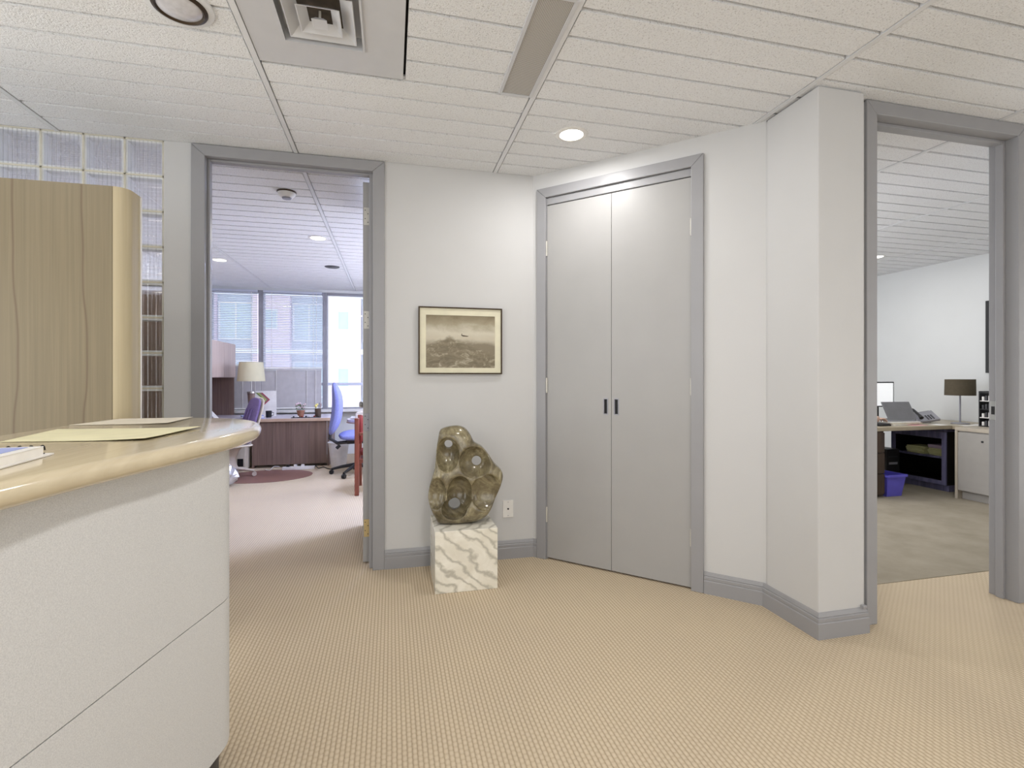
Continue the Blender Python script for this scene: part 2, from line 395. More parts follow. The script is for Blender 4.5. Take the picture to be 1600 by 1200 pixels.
def subsurf(o, lv=1):
    m = o.modifiers.new('sub', 'SUBSURF'); m.levels = lv; m.render_levels = lv
    for p in o.data.polygons: p.use_smooth = True
    return o

# ------------------------------------------------------------------ room shell
H = 2.6
HT = 2.603
YB = 3.30
DO = 2.53      # tall door opening
struct('floor', B(-3.6, 6.8, -3.1, 8.55, -.12, 0), 'carpet', 'beige loop carpet with a fine dotted weave', cat='floor')
struct('floor_right_office', B(2.36, 6.44, 2.37, 6.3, 0, .003), 'carpet2', 'flat grey olive carpet of the office at the right', cat='floor')

ceil = struct('ceiling', B(-3.6, 6.8, -3.1, 8.6, 2.66, 2.72), 'plenum', 'suspended ceiling of white fissured planked tiles', cat='ceiling')
XB = [-.57+1.245*k for k in range(-2, 7)]       # T-bar lines
def tile_mb(x0, x1, y0, y1, n, w=.0085, d=.021):
    mb = MB(); p = (y1-y0)/n; prof = []
    for k in range(n):
        a = y0+k*p; e0 = w*(1.25 if k == 0 else 1)/1.0; e1 = w*(1.25 if k == n-1 else 1)
        prof += [(a, d if k else d), (a+e0*.9, d), (a+e0, 0), (a+p-e1, 0), (a+p-e1*.9, d)]
    prof.append((y1, d)); prof += [(y1, .03), (y0, .03)]
    m = len(prof); v = [(x0, y, z) for y, z in prof]+[(x1, y, z) for y, z in prof]
    f = [(i, (i+1) % m, m+(i+1) % m, m+i) for i in range(m)]
    f += [tuple(range(m))[::-1], tuple(m+i for i in range(m))]
    return mb.add(v, f)
TW = 1.245-.034
tile_me = tile_mb(-TW/2, TW/2, 0, .62, 4).mesh('ceiling_tile', 'tile')
bar_me = B(-.012, .012, -2.95, 8.45, -.003, .03).mesh('ceiling_bar', 'tbar')
for k in range(len(XB)):
    share(bar_me, 'ceiling_bar', ceil, (XB[k], 0, H))
YT = [1.755+.62*j for j in range(-7, 11)]
for k in range(len(XB)-1):
    for y in YT:
        cx = (XB[k]+XB[k+1])/2
        if k == 2 and abs(y-1.755) < .01: continue
        if y < -2.3 and False: continue
        share(tile_me, 'ceiling_tile', ceil, (cx, y, H))
tile_mb(.062, .505, 1.755, 2.375, 4).build('ceiling_tile', 'tile', ceil).location = (0, 0, H)

# wall at the back of the hall with the left doorway
w = MB(); w.box(-1.287, -1.085, YB, YB+.11, 0, HT).box(-.102, .99, YB, YB+.11, 0, HT).box(-1.085, -.102, YB, YB+.11, DO+.012, HT)
struct('wall_back', w, 'wall', 'white wall at the back with framed print and outlet', cat='wall')
# closet wall at 45 degrees
def cw(t, n=0): return (.943+.7071*t+.7071*n, 3.30-.7071*t+.7071*n)    # t along the wall, n behind it
w = MB()
for t0, t1, z0, z1 in ((-.02, .098, 0, HT), (1.047, 1.43, 0, HT), (.098, 1.047, 2.437, HT)):
    w.prism([cw(t0), cw(t1), cw(t1, .11), cw(t0, .11)], z0, z1)
struct('wall_closet', w, 'wall', 'white angled wall around the grey closet doors', cat='wall')
w = MB().prism([(1.953, 2.291), (1.945, 2.27), (1.945, 1.945), (2.21, 1.945), (2.21, 2.005), (2.333, 2.005), (2.333, 2.125), (2.09, 2.125), (2.09, 2.42), (2.02, 2.42)], 0, 2.591)
w.box(1.962, 2.2, 1.958, 2.0, 2.5905, HT)
struct('wall_corner', w, 'wall', 'white projecting wall corner left of the right doorway', cat='wall', bevel=.004)
w = MB(); w.box(3.307, 6.6, 2.005, 2.125, 0, HT).box(2.333, 3.307, 2.005, 2.125, DO+.012, HT)
struct('wall_right', w, 'wall', 'white wall right of the right doorway', cat='wall')
struct('wall_left', B(-3.5, -3.4, -3.0, 8.5, 0, HT), 'wall')
struct('wall_front', B(-3.5, 6.6, -3.05, -2.95, 0, HT), 'wall')
struct('wall_hall_side', B(5.2, 5.3, -2.95, 2.005, 0, HT), 'wall')
struct('wall_office_left', B(-2.75, -2.65, 3.41, 8.5, 0, HT), 'wall_office')
struct('wall_office_right', B(.92, 1.0, 3.33, 8.5, 0, HT), 'wall_office')
struct('wall_right_office_left', B(2.0, 2.09, 2.42, 6.3, 0, HT), 'wall_office')
struct('wall_right_office_side', B(6.44, 6.6, 2.125, 6.3, 0, HT), 'wall_office', 'white side wall of the right office behind the lamp', cat='wall')
struct('wall_right_office_back', B(2.0, 6.6, 6.2, 6.3, 0, HT), 'wall_office')
# window wall: sill wall, head, mullions come with the windows
w = MB().box(-2.75, 1.0, 8.38, 8.5, 0, .70).box(-2.75, 1.0, 8.38, 8.5, 2.56, HT)
struct('wall_window', w, 'wall_office', 'low white wall under the office windows', cat='wall')
struct('trim_1', B(-2.64, .91, 8.22, 8.40, .68, .72), 'white', 'white window sill ledge behind the desk', cat='sill', bevel=.004)

# glass block wall
gw = MB(); PX, PZ = .2025, .2055
x1 = -1.287; ncol, nrow = 10, 12
for i in range(ncol+1): gw.box(x1-i*PX-.005 if i else x1-.012, x1-i*PX+.005 if i else x1, YB+.012, YB+.088, 0, HT)
zt = 2.598
for j in range(nrow+1): gw.box(x1-ncol*PX, x1, YB+.012, YB+.088, zt-j*PZ-.005, zt-j*PZ+.005)
gw.box(x1-ncol*PX, x1, YB+.012, YB+.088, 0, zt-nrow*PZ)
glassw = struct('wall_back_glass', gw, plain('cream_mortar', (226, 220, 200), .7), 'glass block wall with cream mortar joints', cat='wall')
def block_mesh():
    mb = MB(); hw, hz = PX/2-.005, PZ/2-.005
    def pane(yo, yi, vert, sgn):
        # outer face pillowed flat, inner face fluted
        n = 36; prof = []
        for k in range(n+1):
            t = k/n; u = -(hw if vert else hz)+.012+t*2*((hw if vert else hz)-.012)
            prof.append((u, yi+sgn*(.0017 if vert else .0034)*math.cos(t*2*PI*8)))
        a, b = (hw, hz) if vert else (hz, hw)
        pr = [(-a, yo), (-a, yi)]+prof+[(a, yi), (a, yo)]
        m = len(pr); L = b-.0
        if vert: v = [(u, y, -L) for u, y in pr]+[(u, y, L) for u, y in pr]
        else: v = [(-L, y, u) for u, y in pr]+[(L, y, u) for u, y in pr]
        f = [(i, (i+1) % m, m+(i+1) % m, m+i) for i in range(m)]+[tuple(range(m))[::-1], tuple(m+i for i in range(m))]
        mb.add(v, f, False)
    pane(0, .010, True, -1); pane(.10, .090, False, 1)
    nf = len(mb.f)
    for a in ((-hw, -hw+.010, -hz, hz), (hw-.010, hw, -hz, hz), (-hw+.0101, hw-.0101, -hz, -hz+.010), (-hw+.0101, hw-.0101, hz-.010, hz)):
        mb.box(a[0], a[1], .0145, .0855, a[2], a[3])
    me = mb.mesh('glass_block', 'block'); me.materials.append(M['blockrim'])
    for p in me.polygons: p.material_index = 1 if p.index >= nf else 0
    return me
bme = block_mesh()
for i in range(ncol):
    for j in range(nrow):
        share(bme, 'glass_block', glassw, (x1-(i+.5)*PX, YB, zt-(j+.5)*PZ))

# ------------------------------------------------------------------ trim: door frames, baseboards
def miter_frame(parent, u0, u1, z1, w, t, wt=None, mat='grey', bev=.003, name='casing', yb=0.0):
    """three mitred boards round an opening u0..u1 up to z1, face towards local -y"""
    wt = wt or w
    def board(poly):
        mb = MB(); n = len(poly)
        mb.add([(u, yb-t, z) for u, z in poly]+[(u, yb, z) for u, z in poly],
               [tuple(range(n)), tuple(n+i for i in range(n))[::-1]]+[(i, n+i, n+(i+1) % n, (i+1) % n) for i in range(n)])
        return mb.build(name, mat, parent, bevel=bev)
    e = .0006
    board([(u0-w, 0), (u0, 0), (u0, z1-e), (u0-w, z1+wt-e)])
    board([(u1, 0), (u1+w, 0), (u1+w, z1+wt-e), (u1, z1-e)])
    board([(u0, z1), (u1, z1), (u1+w, z1+wt), (u0-w, z1+wt)])
def jambs(parent, u0, u1, z1, y0, y1, stop=None, th=.014):
    B(u0-th, u0, y0, y1, 0, z1+th).build('jamb', 'grey', parent, bevel=.001)
    B(u1, u1+th, y0, y1, 0, z1+th).build('jamb', 'grey', parent, bevel=.001)
    B(u0, u1, y0, y1, z1, z1+th).build('head_jamb', 'grey', parent, bevel=.001)
    if stop:
        a, b, p = stop
        B(u0, u0+p, a, b, 0, z1).build('door_stop', 'grey', parent, bevel=.003)
        B(u1-p, u1, a, b, 0, z1).build('door_stop', 'grey', parent, bevel=.003)
        B(u0+p, u1-p, a, b, z1-p, z1).build('door_stop', 'grey', parent, bevel=.003)
tr = thing('trim_2', 'grey door frame round the left doorway', 'door frame', (0, YB, 0), kind='structure')
miter_frame(tr, -1.07, -.117, DO, .073, .015, .066)
jambs(tr, -1.07, -.117, DO, -.004, .112)
B(-1.07, -1.056, .03, .07, 0, DO).build('door_stop', 'grey', tr, bevel=.003); B(-.1392, -.117, .03, .108, 0, DO).build('door_stop', 'grey', tr, bevel=.002); B(-1.056, -.1392, .03, .07, DO-.014, DO).build('door_stop', 'grey', tr, bevel=.003)  # hinge-side stop widened to block office light leaking past the door leaf
tr = thing('trim_3', 'grey frame round the closet double doors', 'door frame', (.943, 3.30, 0), -45, kind='structure')
miter_frame(tr, .103, 1.043, 2.432, .068, .018, .064)
B(.1030, 1.043, .001, .10, 2.385, 2.432).build('head_stop', 'grey', tr, bevel=.003)
B(.098, .1055, .001, .10, 0, 2.432).build('jamb', 'grey', tr); B(1.0405, 1.047, .001, .10, 0, 2.432).build('jamb', 'grey', tr)
tr = thing('trim_4', 'grey door frame round the right doorway', 'door frame', (0, 2.005, 0), kind='structure')
miter_frame(tr, 2.343, 3.297, DO, .064, .015, .066)
jambs(tr, 2.343, 3.297, DO, -.004, .125, (.045, .083, .018))
sp = B(3.292, 3.2975, .084, .118, .985, 1.09).build('strike_plate', 'chrome', tr, bevel=.001)
B(3.2905, 3.293, .094, .110, 1.015, 1.06).build('latch_hole', 'black', sp)
sp.location = (0, 0, 0)

BBP = [(0, 0), (.016, 0), (.016, .072), (.0115, .0765), (.0135, .080), (.0135, .094), (.0085, .098), (.0105, .102), (.004, .119), (0, .121)]
def baseboard(name, path, label):
    """path runs with the room on its right"""
    P = [Vector(p) for p in path]; n = len(P); off = []
    for i in range(n):
        a = (P[i]-P[i-1]).normalized() if i else (P[1]-P[0]).normalized()
        b = (P[i+1]-P[i]).normalized() if i < n-1 else a
        na, nb = Vector((a.y, -a.x)), Vector((b.y, -b.x)); m = (na+nb).normalized()
        off.append(m/m.dot(na))
    v = []; k = len(BBP)
    for i in range(n): v += [(P[i].x+off[i].x*d, P[i].y+off[i].y*d, z) for d, z in BBP]
    f = [(i*k+j, (i+1)*k+j, (i+1)*k+(j+1) % k, i*k+(j+1) % k) for i in range(n-1) for j in range(k)]
    f += [tuple(range(k)), tuple((n-1)*k+j for j in range(k))[::-1]]
    return struct(name, MB().add(v, f), 'grey', label, cat='baseboard')
baseboard('baseboard_back', [(-.044, YB), (.943, YB), cw(.034)], 'grey moulded baseboard under the framed print')
baseboard('baseboard_right', [cw(1.1125), (1.945, 2.2985), (1.945, 1.945), (2.21, 1.945), (2.21, 1.99)], 'grey moulded baseboard round the white wall corner')
baseboard('baseboard_left', [(-1.287, YB), (-1.144, YB)], 'short grey baseboard left of the left doorway')
baseboard('baseboard_far_right', [(3.362, 2.005), (5.2, 2.005)], 'grey baseboard right of the right doorway')
tag(B(2.186, 2.209, 1.928, 1.9449, .118, .134).build('cable_clip', 'grey', None, bevel=.003), 'small grey clip on the baseboard end beside the right doorway', 'clip')

# ------------------------------------------------------------------ doors
def hinge_plate(parent, mat, loc, w, h, t=.003):
    hp = B(-w/2, w/2, -t, 0, -h/2, h/2).build('hinge', mat, parent, bevel=.001); hp.location = loc
    mb = MB()
    for sx, sz in ((-.25, .34), (.25, .14), (-.25, -.14), (.25, -.34)): mb.lathe([(.0034, -.0004), (.0034, .0016), (0, .0016)], 8, (sx*w, -t, sz*h), 'y')
    mb.build('screw', 'darkgrey', hp)
    return hp
d1 = thing('door_1', 'grey office door swung open, its hinged edge beside the left doorway jamb', 'door', (-.139, 3.418, 0), kind='structure')
B(-.044, 0, 0, .93, .012, 2.505).build('door_panel', 'greydoor', d1, bevel=.002)
for z, mt in ((2.28, 'hingewhite'), (1.60, 'hingewhite'), (.93, 'alu'), (.235, 'brass')):
    hinge_plate(d1, mt, (-.021, -.0005, z), .034, .115)
for hy in (-.05, .05):
    pass
kn = MB().lathe([(.026, 0), (.026, .008), (.010, .012), (.010, .04), (.026, .05), (.028, .064), (.018, .076), (0, .078)], 16, (-.044, .865, 1.0), 'x')
kn.v = [(-.044-(p[0]+.044), p[1], p[2]) for p in kn.v]; kn.build('door_knob', 'chrome', d1)
for nm, ta, tb, hg, pulls, lb in (('door_2', .1065, .5575, .1035, .522, 'left grey flush closet door leaf'), ('door_3', .5605, 1.0395, 1.0425, .592, 'right grey flush closet door leaf')):
    dd = thing(nm, lb, 'door', (.943, 3.30, 0), -45, kind='structure')
    mb = MB()
    z0, z1, a, b = .988, 1.092, pulls-.016, pulls+.016    # recess cut out for the pull
    y0, y1 = .002, .036
    mb.box(ta, a, y0, y1, .012, 2.378).box(b, tb, y0, y1, .012, 2.378).box(a, b, y0, y1, .012, z0).box(a, b, y0, y1, z1, 2.378).box(a, b, .024, y1, z0, z1)
    mb.build('door_leaf', 'greydoor', dd)
    pl = MB().box(a, a+.005, -.001, .02, z0, z1).box(b-.005, b, -.001, .02, z0, z1).box(a+.005, b-.005, -.001, .02, z0, z0+.006).box(a+.005, b-.005, -.001, .02, z1-.006, z1)
    pu = pl.build('flush_pull', 'alu', dd)
    B(a+.005, b-.005, .017, .0235, z0+.006, z1-.006).build('pull_cup', 'black', pu)
    for z in ((2.09, 1.17, .30)):
        hz = MB().lathe([(.007, -.05), (.007, .05)], 10, (hg, -.003, z))
        for q in (-.03, -.01, .01, .03): hz.lathe([(.0078, q-.008), (.0078, q+.008)], 10, (hg, -.003, z))
        hz.build('hinge', 'hingewhite', dd)

# ------------------------------------------------------------------ ceiling fittings
hv = thing('air_diffuser_panel', 'square white ceiling panel with stepped air diffuser louvres', 'vent', (-.252, 2.0625, 2.6))
pm = MB(); a, b = .303, .304; ix0, ix1, iy0, iy1 = -.167, .135, -.176, .135
pm.box(-a, ix0, -b, b, 0, .006).box(ix1, a, -b, b, 0, .006).box(ix0, ix1, -b, iy0, 0, .006).box(ix0, ix1, iy1, b, 0, .006)
pm.build('panel', 'ventpaint', hv)
cx, cy = (ix0+ix1)/2, (iy0+iy1)/2
fr = MB(); q = .155
for s in (-1, 1):
    fr.box(cx+s*q-.004, cx+s*q+.004, cy-q-.004, cy+q+.004, -.006, .05); fr.box(cx-q+.004, cx+q-.004, cy+s*q-.004, cy+s*q+.004, -.006, .05)
fr.build('collar_frame', 'ventpaint', hv)
MB().lathe([(.12, .03), (.12, .055)], 24, (cx, cy, 0)).build('duct_throat', 'duct', hv)
B(cx-.151, cx+.151, cy-.151, cy+.151, .05, .056).build('duct_back', 'ventpaint', hv)
for r0, r1, z0, z1 in ((.128, .082, -.002, .030), (.078, .046, -.010, .016), (.028, .014, -.020, -.004)):
    lm = MB(); sq = lambda r, z: [(cx-r, cy-r, z), (cx+r, cy-r, z), (cx+r, cy+r, z), (cx-r, cy+r, z)]
    v = sq(r0, z0)+sq(r1, z1)+sq(r1-.003, z1)+sq(r0-.004, z0)
    f = []
    for L in range(4):
        for i in range(4): f.append((L*4+i, L*4+(i+1) % 4, ((L+1) % 4)*4+(i+1) % 4, ((L+1) % 4)*4+i))
    lm.add(v, f); lm.build('louvre', 'ventpaint', hv)
B(cx-.024, cx+.024, cy-.024, cy+.024, -.0195, -.017).build('centre_plate', 'ventpaint', hv)
B(cx-.004, cx+.004, cy-.004, cy+.004, -.017, .05).build('centre_rod', 'hingewhite', hv)
gr = thing('return_grille', 'long narrow perforated ceiling return grille beside the ceiling bar', 'vent', (.585, 2.04, 2.6))
fr = MB(); gx, gy = .0755, .325
for s in (-1, 1):
    fr.box(s*gx-.008, s*gx+.008, -gy, gy, -.006, .012); fr.box(-gx+.008, gx-.008, s*gy-.010, s*gy+.010, -.006, .012)
fr.build('frame', 'ventpaint', gr, bevel=.001)
B(-gx+.008, gx-.008, -gy+.01, gy-.01, -.002, .004).build('perforated_plate', 'perf', gr)

def downlight(x, y, lab, lens='lens', r=.08, ring='white', group=None):
    t = thing('downlight', lab, 'ceiling light', (x, y, 2.6), group=group)
    MB().lathe([(r*.80, -.001), (r*.84, -.006), (r, -.006), (r*1.12, -.002), (r*1.12, .002), (r*.80, .002)], 32, cap=False).build('trim_ring', ring, t)
    MB().lathe([(r*.82, -.003), (r*.5, -.009), (0, -.011)], 32, cap=False).build('lens', lens, t)
    return t
downlight(.99, 2.677, 'lit round ceiling downlight in front of the closet doors')
downlight(-.708, 5.26, 'lit warm ceiling downlight beyond the smoke detector', 'lenswarm', .085)
downlight(-1.963, 6.51, 'lit ceiling downlight seen beside the left door jamb near the windows', 'lenswarm', .085)
downlight(-.722, 6.6, 'dark unlit ceiling downlight near the office windows', 'black', .08, 'black')
downlight(5.39, 4.58, 'lit ceiling downlight in the right office', 'lens', .07)
t = thing('spot_downlight', 'unlit ceiling downlight with dark rim and glass lens above the counter', 'ceiling light', (-.762, 2.085, 2.6))
MB().lathe([(.088, -.004), (.092, -.010), (.112, -.006), (.114, .001), (.088, .001)], 36, cap=False).build('trim_ring', 'tbar', t)
MB().lathe([(.072, -.012), (.080, -.018), (.090, -.014), (.091, .0), (.072, .0)], 36, cap=False).build('dark_rim', 'bronze', t)
MB().lathe([(.0735, -.012), (.05, -.022), (.02, -.027), (0, -.028)], 36, cap=False).build('lens', 'dull_lens', t)
t = thing('smoke_detector', 'white domed smoke detector on the office ceiling', 'smoke detector', (-.757, 4.0, 2.6))
MB().lathe([(.068, .0), (.068, -.008), (.064, -.012)], 28).build('base', 'bronze', t)
MB().lathe([(.064, -.012), (.060, -.024), (.044, -.042), (.034, -.045)], 28).build('body', 'white', t)
MB().lathe([(.034, -.045), (.030, -.054), (0, -.056)], 20).build('sensor_cap', 'alu', t)

# ------------------------------------------------------------------ hall things
# framed print
t = thing('framed_print', 'dark framed sepia print of clouds and mountains on the back wall', 'picture', (.444, YB, 1.464))
fw, fh = .272, .215; fm = MB()
for s in (-1, 1):
    fm.box(s*fw-.004, s*fw+.004, -.026, 0, -fh-.004, fh+.004); fm.box(-fw+.004, fw-.004, -.026, 0, s*fh-.004, s*fh+.004)
fm.build('frame', 'lbronze', t, bevel=.001)
mm = MB(); iw, ih = .228, .166
mm.box(-fw+.004, -iw, -.016, -.004, -fh+.004, fh-.004).box(iw, fw-.004, -.016, -.004, -fh+.004, fh-.004).box(-iw, iw, -.016, -.004, -fh+.004, -ih-.012).box(-iw, iw, -.016, -.004, ih, fh-.004)
mm.build('mount', 'mat', t)
B(-iw, iw, -.014, -.004, -ih-.012, ih).build('print', 'print', t)
pl = MB().tube([(0, -.0148, .038), (.012, -.0148, .034), (.04, -.0148, .031), (.05, -.0148, .032)], [.001, .004, .003, .001], 6).obox((.006, -.0148, .042), (.003, .001, .012))
pl.build('printed_aeroplane', 'bronze', t)
# outlet
t = thing('wall_outlet', 'white wall plate low on the back wall beside the marble plinth', 'outlet', (.765, YB, .335))
B(-.036, .036, -.006, 0, -.058, .058).build('plate', 'white', t, bevel=.002)
MB().lathe([(.006, 0), (.006, .004), (0, .004)], 12, (0, -.006, 0), 'y').build('socket', 'black', t)
for z in (-.045, .045): MB().lathe([(.003, 0), (.003, .002), (0, .002)], 8, (0, -.006, z), 'y').build('screw', 'alu', t)
# plinth
t = tag(B(.238, .598, 2.842, 3.202, 0, .351).build('marble_plinth', 'marble', None, bevel=.003), 'veined white marble cube plinth under the stone sculpture', 'plinth')

# sculpture by surface nets
def surface_nets(F, org, h):
    nx, ny, nz = F.shape; sgn = F < 0
    corners = [(i, j, k) for i in (0, 1) for j in (0, 1) for k in (0, 1)]
    cell = np.zeros((nx-1, ny-1, nz-1), int)
    for i, j, k in corners: cell += sgn[i:nx-1+i, j:ny-1+j, k:nz-1+k]
    act = (cell > 0) & (cell < 8); idx = -np.ones(act.shape, int); A = np.argwhere(act); idx[act] = np.arange(len(A))
    P = np.zeros((len(A), 3)); N = np.zeros(len(A))
    g = {c: F[A[:, 0]+c[0], A[:, 1]+c[1], A[:, 2]+c[2]] for c in corners}
    for a in corners:
        for ax in range(3):
            if a[ax]: continue
            b = tuple(1 if i == ax else a[i] for i in range(3)); fa, fb = g[a], g[b]; m = (fa < 0) != (fb < 0)
            t = np.where(m, fa/np.where(m, fa-fb, 1), 0)
            for i in range(3): P[:, i] += np.where(m, a[i]+(t if i == ax else 0), 0)
            N += m
    V = (A+P/N[:, None])*h+np.array(org); faces = []
    for ax in range(3):
        s0 = [slice(1, -1)]*3; s0[ax] = slice(0, -1); s1 = [slice(1, -1)]*3; s1[ax] = slice(1, None)
        o1, o2 = [(1, 2), (2, 0), (0, 1)][ax]
        E = np.argwhere(sgn[tuple(s0)] != sgn[tuple(s1)])+np.array([0 if i == ax else 1 for i in range(3)])
        for e in E:
            q = []
            for da, db in ((0, 0), (-1, 0), (-1, -1), (0, -1)):
                c = e.copy(); c[o1] += da; c[o2] += db; q.append(int(idx[tuple(c)]))
            faces.append(q if sgn[tuple(e)] else q[::-1])
    return V, faces
def sculpture():
    out = [(205, 125), (238, 106), (278, 98), (318, 97), (360, 112), (392, 150), (415, 196), (440, 212), (470, 232), (508, 280), (545, 335), (588, 380), (598, 420), (582, 480), (550, 550), (524, 615), (492, 660), (420, 690), (340, 698), (210, 698), (178, 662), (150, 605), (134, 540), (140, 480), (156, 420), (174, 350), (183, 250), (194, 175)]
    k = .000965; U = lambda x: (x-365)*k; Z = lambda y: (700-y)*k
    P = np.array([p for p in catmull([(U(x), Z(y)) for x, y in out], 3, True)])
    h = .0058; xs = np.arange(-.25, .26, h); ys = np.arange(-.13, .13, h); zs = np.arange(-.03, .62, h)
    X2, Z2 = np.meshgrid(xs, zs, indexing='ij'); d = np.full(X2.shape, 9.); ins = np.zeros(X2.shape, bool)
    for i in range(len(P)):
        a, b = P[i-1], P[i]; e = b-a; wx, wz = X2-a[0], Z2-a[1]
        t = np.clip((wx*e[0]+wz*e[1])/(e@e+1e-12), 0, 1); d = np.minimum(d, np.hypot(wx-e[0]*t, wz-e[1]*t))
        c = ((a[1] > Z2) != (b[1] > Z2)); den = e[1] if abs(e[1]) > 1e-12 else 1e-12; xi = a[0]+(Z2-a[1])/den*e[0]
        ins ^= c & (X2 < xi)
    D = np.where(ins, -d, d)[:, None, :]
    X = xs[:, None, None]; Y = ys[None, :, None]; Zz = zs[None, None, :]
    T = .100-.03*np.clip(Zz/.6, 0, 1); r = .06
    q1, q2 = D+r, np.abs(Y)-T+r
    F = np.hypot(np.maximum(q1, 0), np.maximum(q2, 0))+np.minimum(np.maximum(q1, q2), 0)-r
    def smax(a, b, kk): hh = np.clip(.5+.5*(a-b)/kk, 0, 1); return b*(1-hh)+a*hh+kk*hh*(1-hh)
    def ell(c, rr):
        x, y, z = (X-c[0])/rr[0], (Y-c[1])/rr[1], (Zz-c[2])/rr[2]; n = np.sqrt(x*x+y*y+z*z)
        return (n-1)*min(rr)
    TT = .08
    for (px, py, rx, ry, dep, sd) in ((250, 270, 76, 104, .092, -1), (424, 318, 98, 98, .09, -1), (330, 510, 76, 108, .075, -1), (497, 505, 100, 112, .046, -1), (182, 505, 62, 96, .05, -1),
                                      (296, 600, 76, 66, .072, -1), (300, 560, 90, 120, .05, 1), (260, 250, 90, 110, .05, 1), (430, 320, 100, 100, .05, 1)):
        F = smax(F, -ell((U(px), sd*TT, Z(py)), (rx*k, dep, ry*k)), .007)
    for px, py, rr in ((257, 211, 25), (433, 322, 30), (294, 586, 37)):
        F = smax(F, -(np.hypot(X-U(px), Zz-Z(py))-rr*k+0*Y), .006)
    F = np.maximum(F, -Zz)
    V, f = surface_nets(F, (xs[0], ys[0], zs[0]), h)
    return MB().add([tuple(p) for p in V], f, True)
so = sculpture().build('stone_sculpture', 'stone'); so.location = (.437, 3.02, .3505); so.rotation_euler = (0, 0, R(-8.4))
sm = so.modifiers.new('smooth', 'SMOOTH'); sm.iterations = 3; sm.factor = .5
tag(so, 'abstract polished green brown stone sculpture pierced by three holes on marble plinth', 'sculpture')

# reception counter
def counter():
    t = thing('reception_counter', 'reception counter with glossy pale wood top and grey speckled front', 'counter', (-.8, 1.3, 0))
    ox, oy = -.8, 1.3
    edge = [(-.80, .05), (-.74, .35), (-.66, .70), (-.60, .95), (-.557, 1.165), (-.505, 1.37), (-.458, 1.585), (-.440, 1.75), (-.445, 1.90), (-.485, 2.07), (-.565, 2.21), (-.68, 2.30), (-.82, 2.345), (-1.0, 2.349)]
    e = catmull(edge, 6); poly = e+[(-1.12, 2.349), (-1.12, .05)]
    n = len(poly); P = [Vector((x-ox, y-oy)) for x, y in poly]
    nor = []
    for i in range(n):
        a = (P[i]-P[i-1]).normalized(); b = (P[(i+1) % n]-P[i]).normalized(); m = (Vector((a.y, -a.x))+Vector((b.y, -b.x))).normalized()
        nor.append(m/max(.5, m.dot(Vector((a.y, -a.x)))))
    rr = .0235; z0 = 1.010; rings = []; K = 10
    for k in range(K+1):
        a = -PI/2+PI*k/K; rings.append((-(rr)*(1-math.cos(a)), z0+rr+rr*math.sin(a)))
    v = []
    for d, z in rings: v += [(P[i].x+nor[i].x*d, P[i].y+nor[i].y*d, z) for i in range(n)]
    f = [(k*n+i, k*n+(i+1) % n, (k+1)*n+(i+1) % n, (k+1)*n+i) for k in range(K) for i in range(n)]
    mb = MB().add(v, f, True); mb.f += [tuple(range(n))[::-1], tuple(K*n+i for i in range(n))]; mb.sm += [False, False]
    mb.build('counter_top', 'counter', t)
    # curved front
    pe = catmull([(-.86, .15), (-.77, .55), (-.70, .85), (-.646, 1.053), (-.60, 1.24), (-.548, 1.46), (-.505, 1.63), (-.492, 1.71), (-.52, 1.79), (-.60, 1.84), (-.80, 1.87), (-1.09, 1.88)], 6)
    pp = [(x-ox, y-oy) for x, y in pe]; back = [(-1.09-ox, 1.80-oy), (-.62-ox, 1.76-oy), (-.60-ox, 1.68-oy), (-.94-ox, .15-oy)]
    MB().prism(pp+back, .5465, 1.0105, True).build('front_panel', 'panel', t); MB().prism(pp+back, .10, .5435, True).build('front_panel', 'panel', t)
    ins = [(x*1-.03, y) for x, y in pp]; MB().prism(ins+back, 0, .10, True).build('kick_plate', 'darkgrey', t)
    B(-1.09-ox, -1.065-ox, .10-oy, 1.85-oy, .7, 1.0105).build('rear_panel', 'panel', t)
    return t
counter()
# tall veneer partition behind the counter
t = thing('veneer_partition', 'tall pale oak veneer partition with rounded right edge behind the counter', 'partition', (-1.10, 2.352, 0))
B(-1.9, -.0015, 0, .12, 0, 2.0).build('veneer_panel', 'veneer', t)
rp = [(0, 0)]+[(.05*math.sin(a), .05-.05*math.cos(a)) for a in [PI/2*k/8 for k in range(9)]]+[(.05, .12), (0, .12)]
MB().prism(rp[1:], 0, 2.0, True).build('rounded_edge', 'veneeredge', t)
B(.0502, .0535, .108, .1195, 0, 1.995).build('edge_strip', 'white', t)
# papers on the counter
ZT = 1.0575
def sheet(name, quad, z, mat, label, curl=0, th=.0008):
    n = 8; a, b, c, d = [Vector(q) for q in quad]; v = []
    for i in range(n+1):
        for j in range(n+1):
            u, w_ = i/n, j/n; p = (a*(1-u)+b*u)*(1-w_)+(d*(1-u)+c*u)*w_
            zz = z+curl*max(0, u-.55)**2*4+curl*.5*max(0, .3-w_)**2*6*u; v.append((p.x, p.y, zz))
    m = len(v); top = [(x, y, q+th) for x, y, q in v]; N = n+1
    f = [(i*N+j, i*N+j+1, (i+1)*N+j+1, (i+1)*N+j) for i in range(n) for j in range(n)]
    f2 = [tuple(m+i for i in q[::-1]) for q in f]
    rim = [i*N for i in range(n)]+[n*N+j for j in range(n)]+[i*N+n for i in range(n, 0, -1)]+[j for j in range(n, 0, -1)]
    f3 = [(rim[i], rim[(i+1) % len(rim)], m+rim[(i+1) % len(rim)], m+rim[i]) for i in range(len(rim))]
    return tag(MB().add(v+top, f+f2+f3).build(name, mat), label, 'paper')
sheet('paper_sheet', [(-.986, 1.57), (-.634, 1.515), (-.614, 1.85), (-1.046, 1.909)], ZT, 'paperyellow', 'pale yellow sheet of paper lying across the counter top', .006)
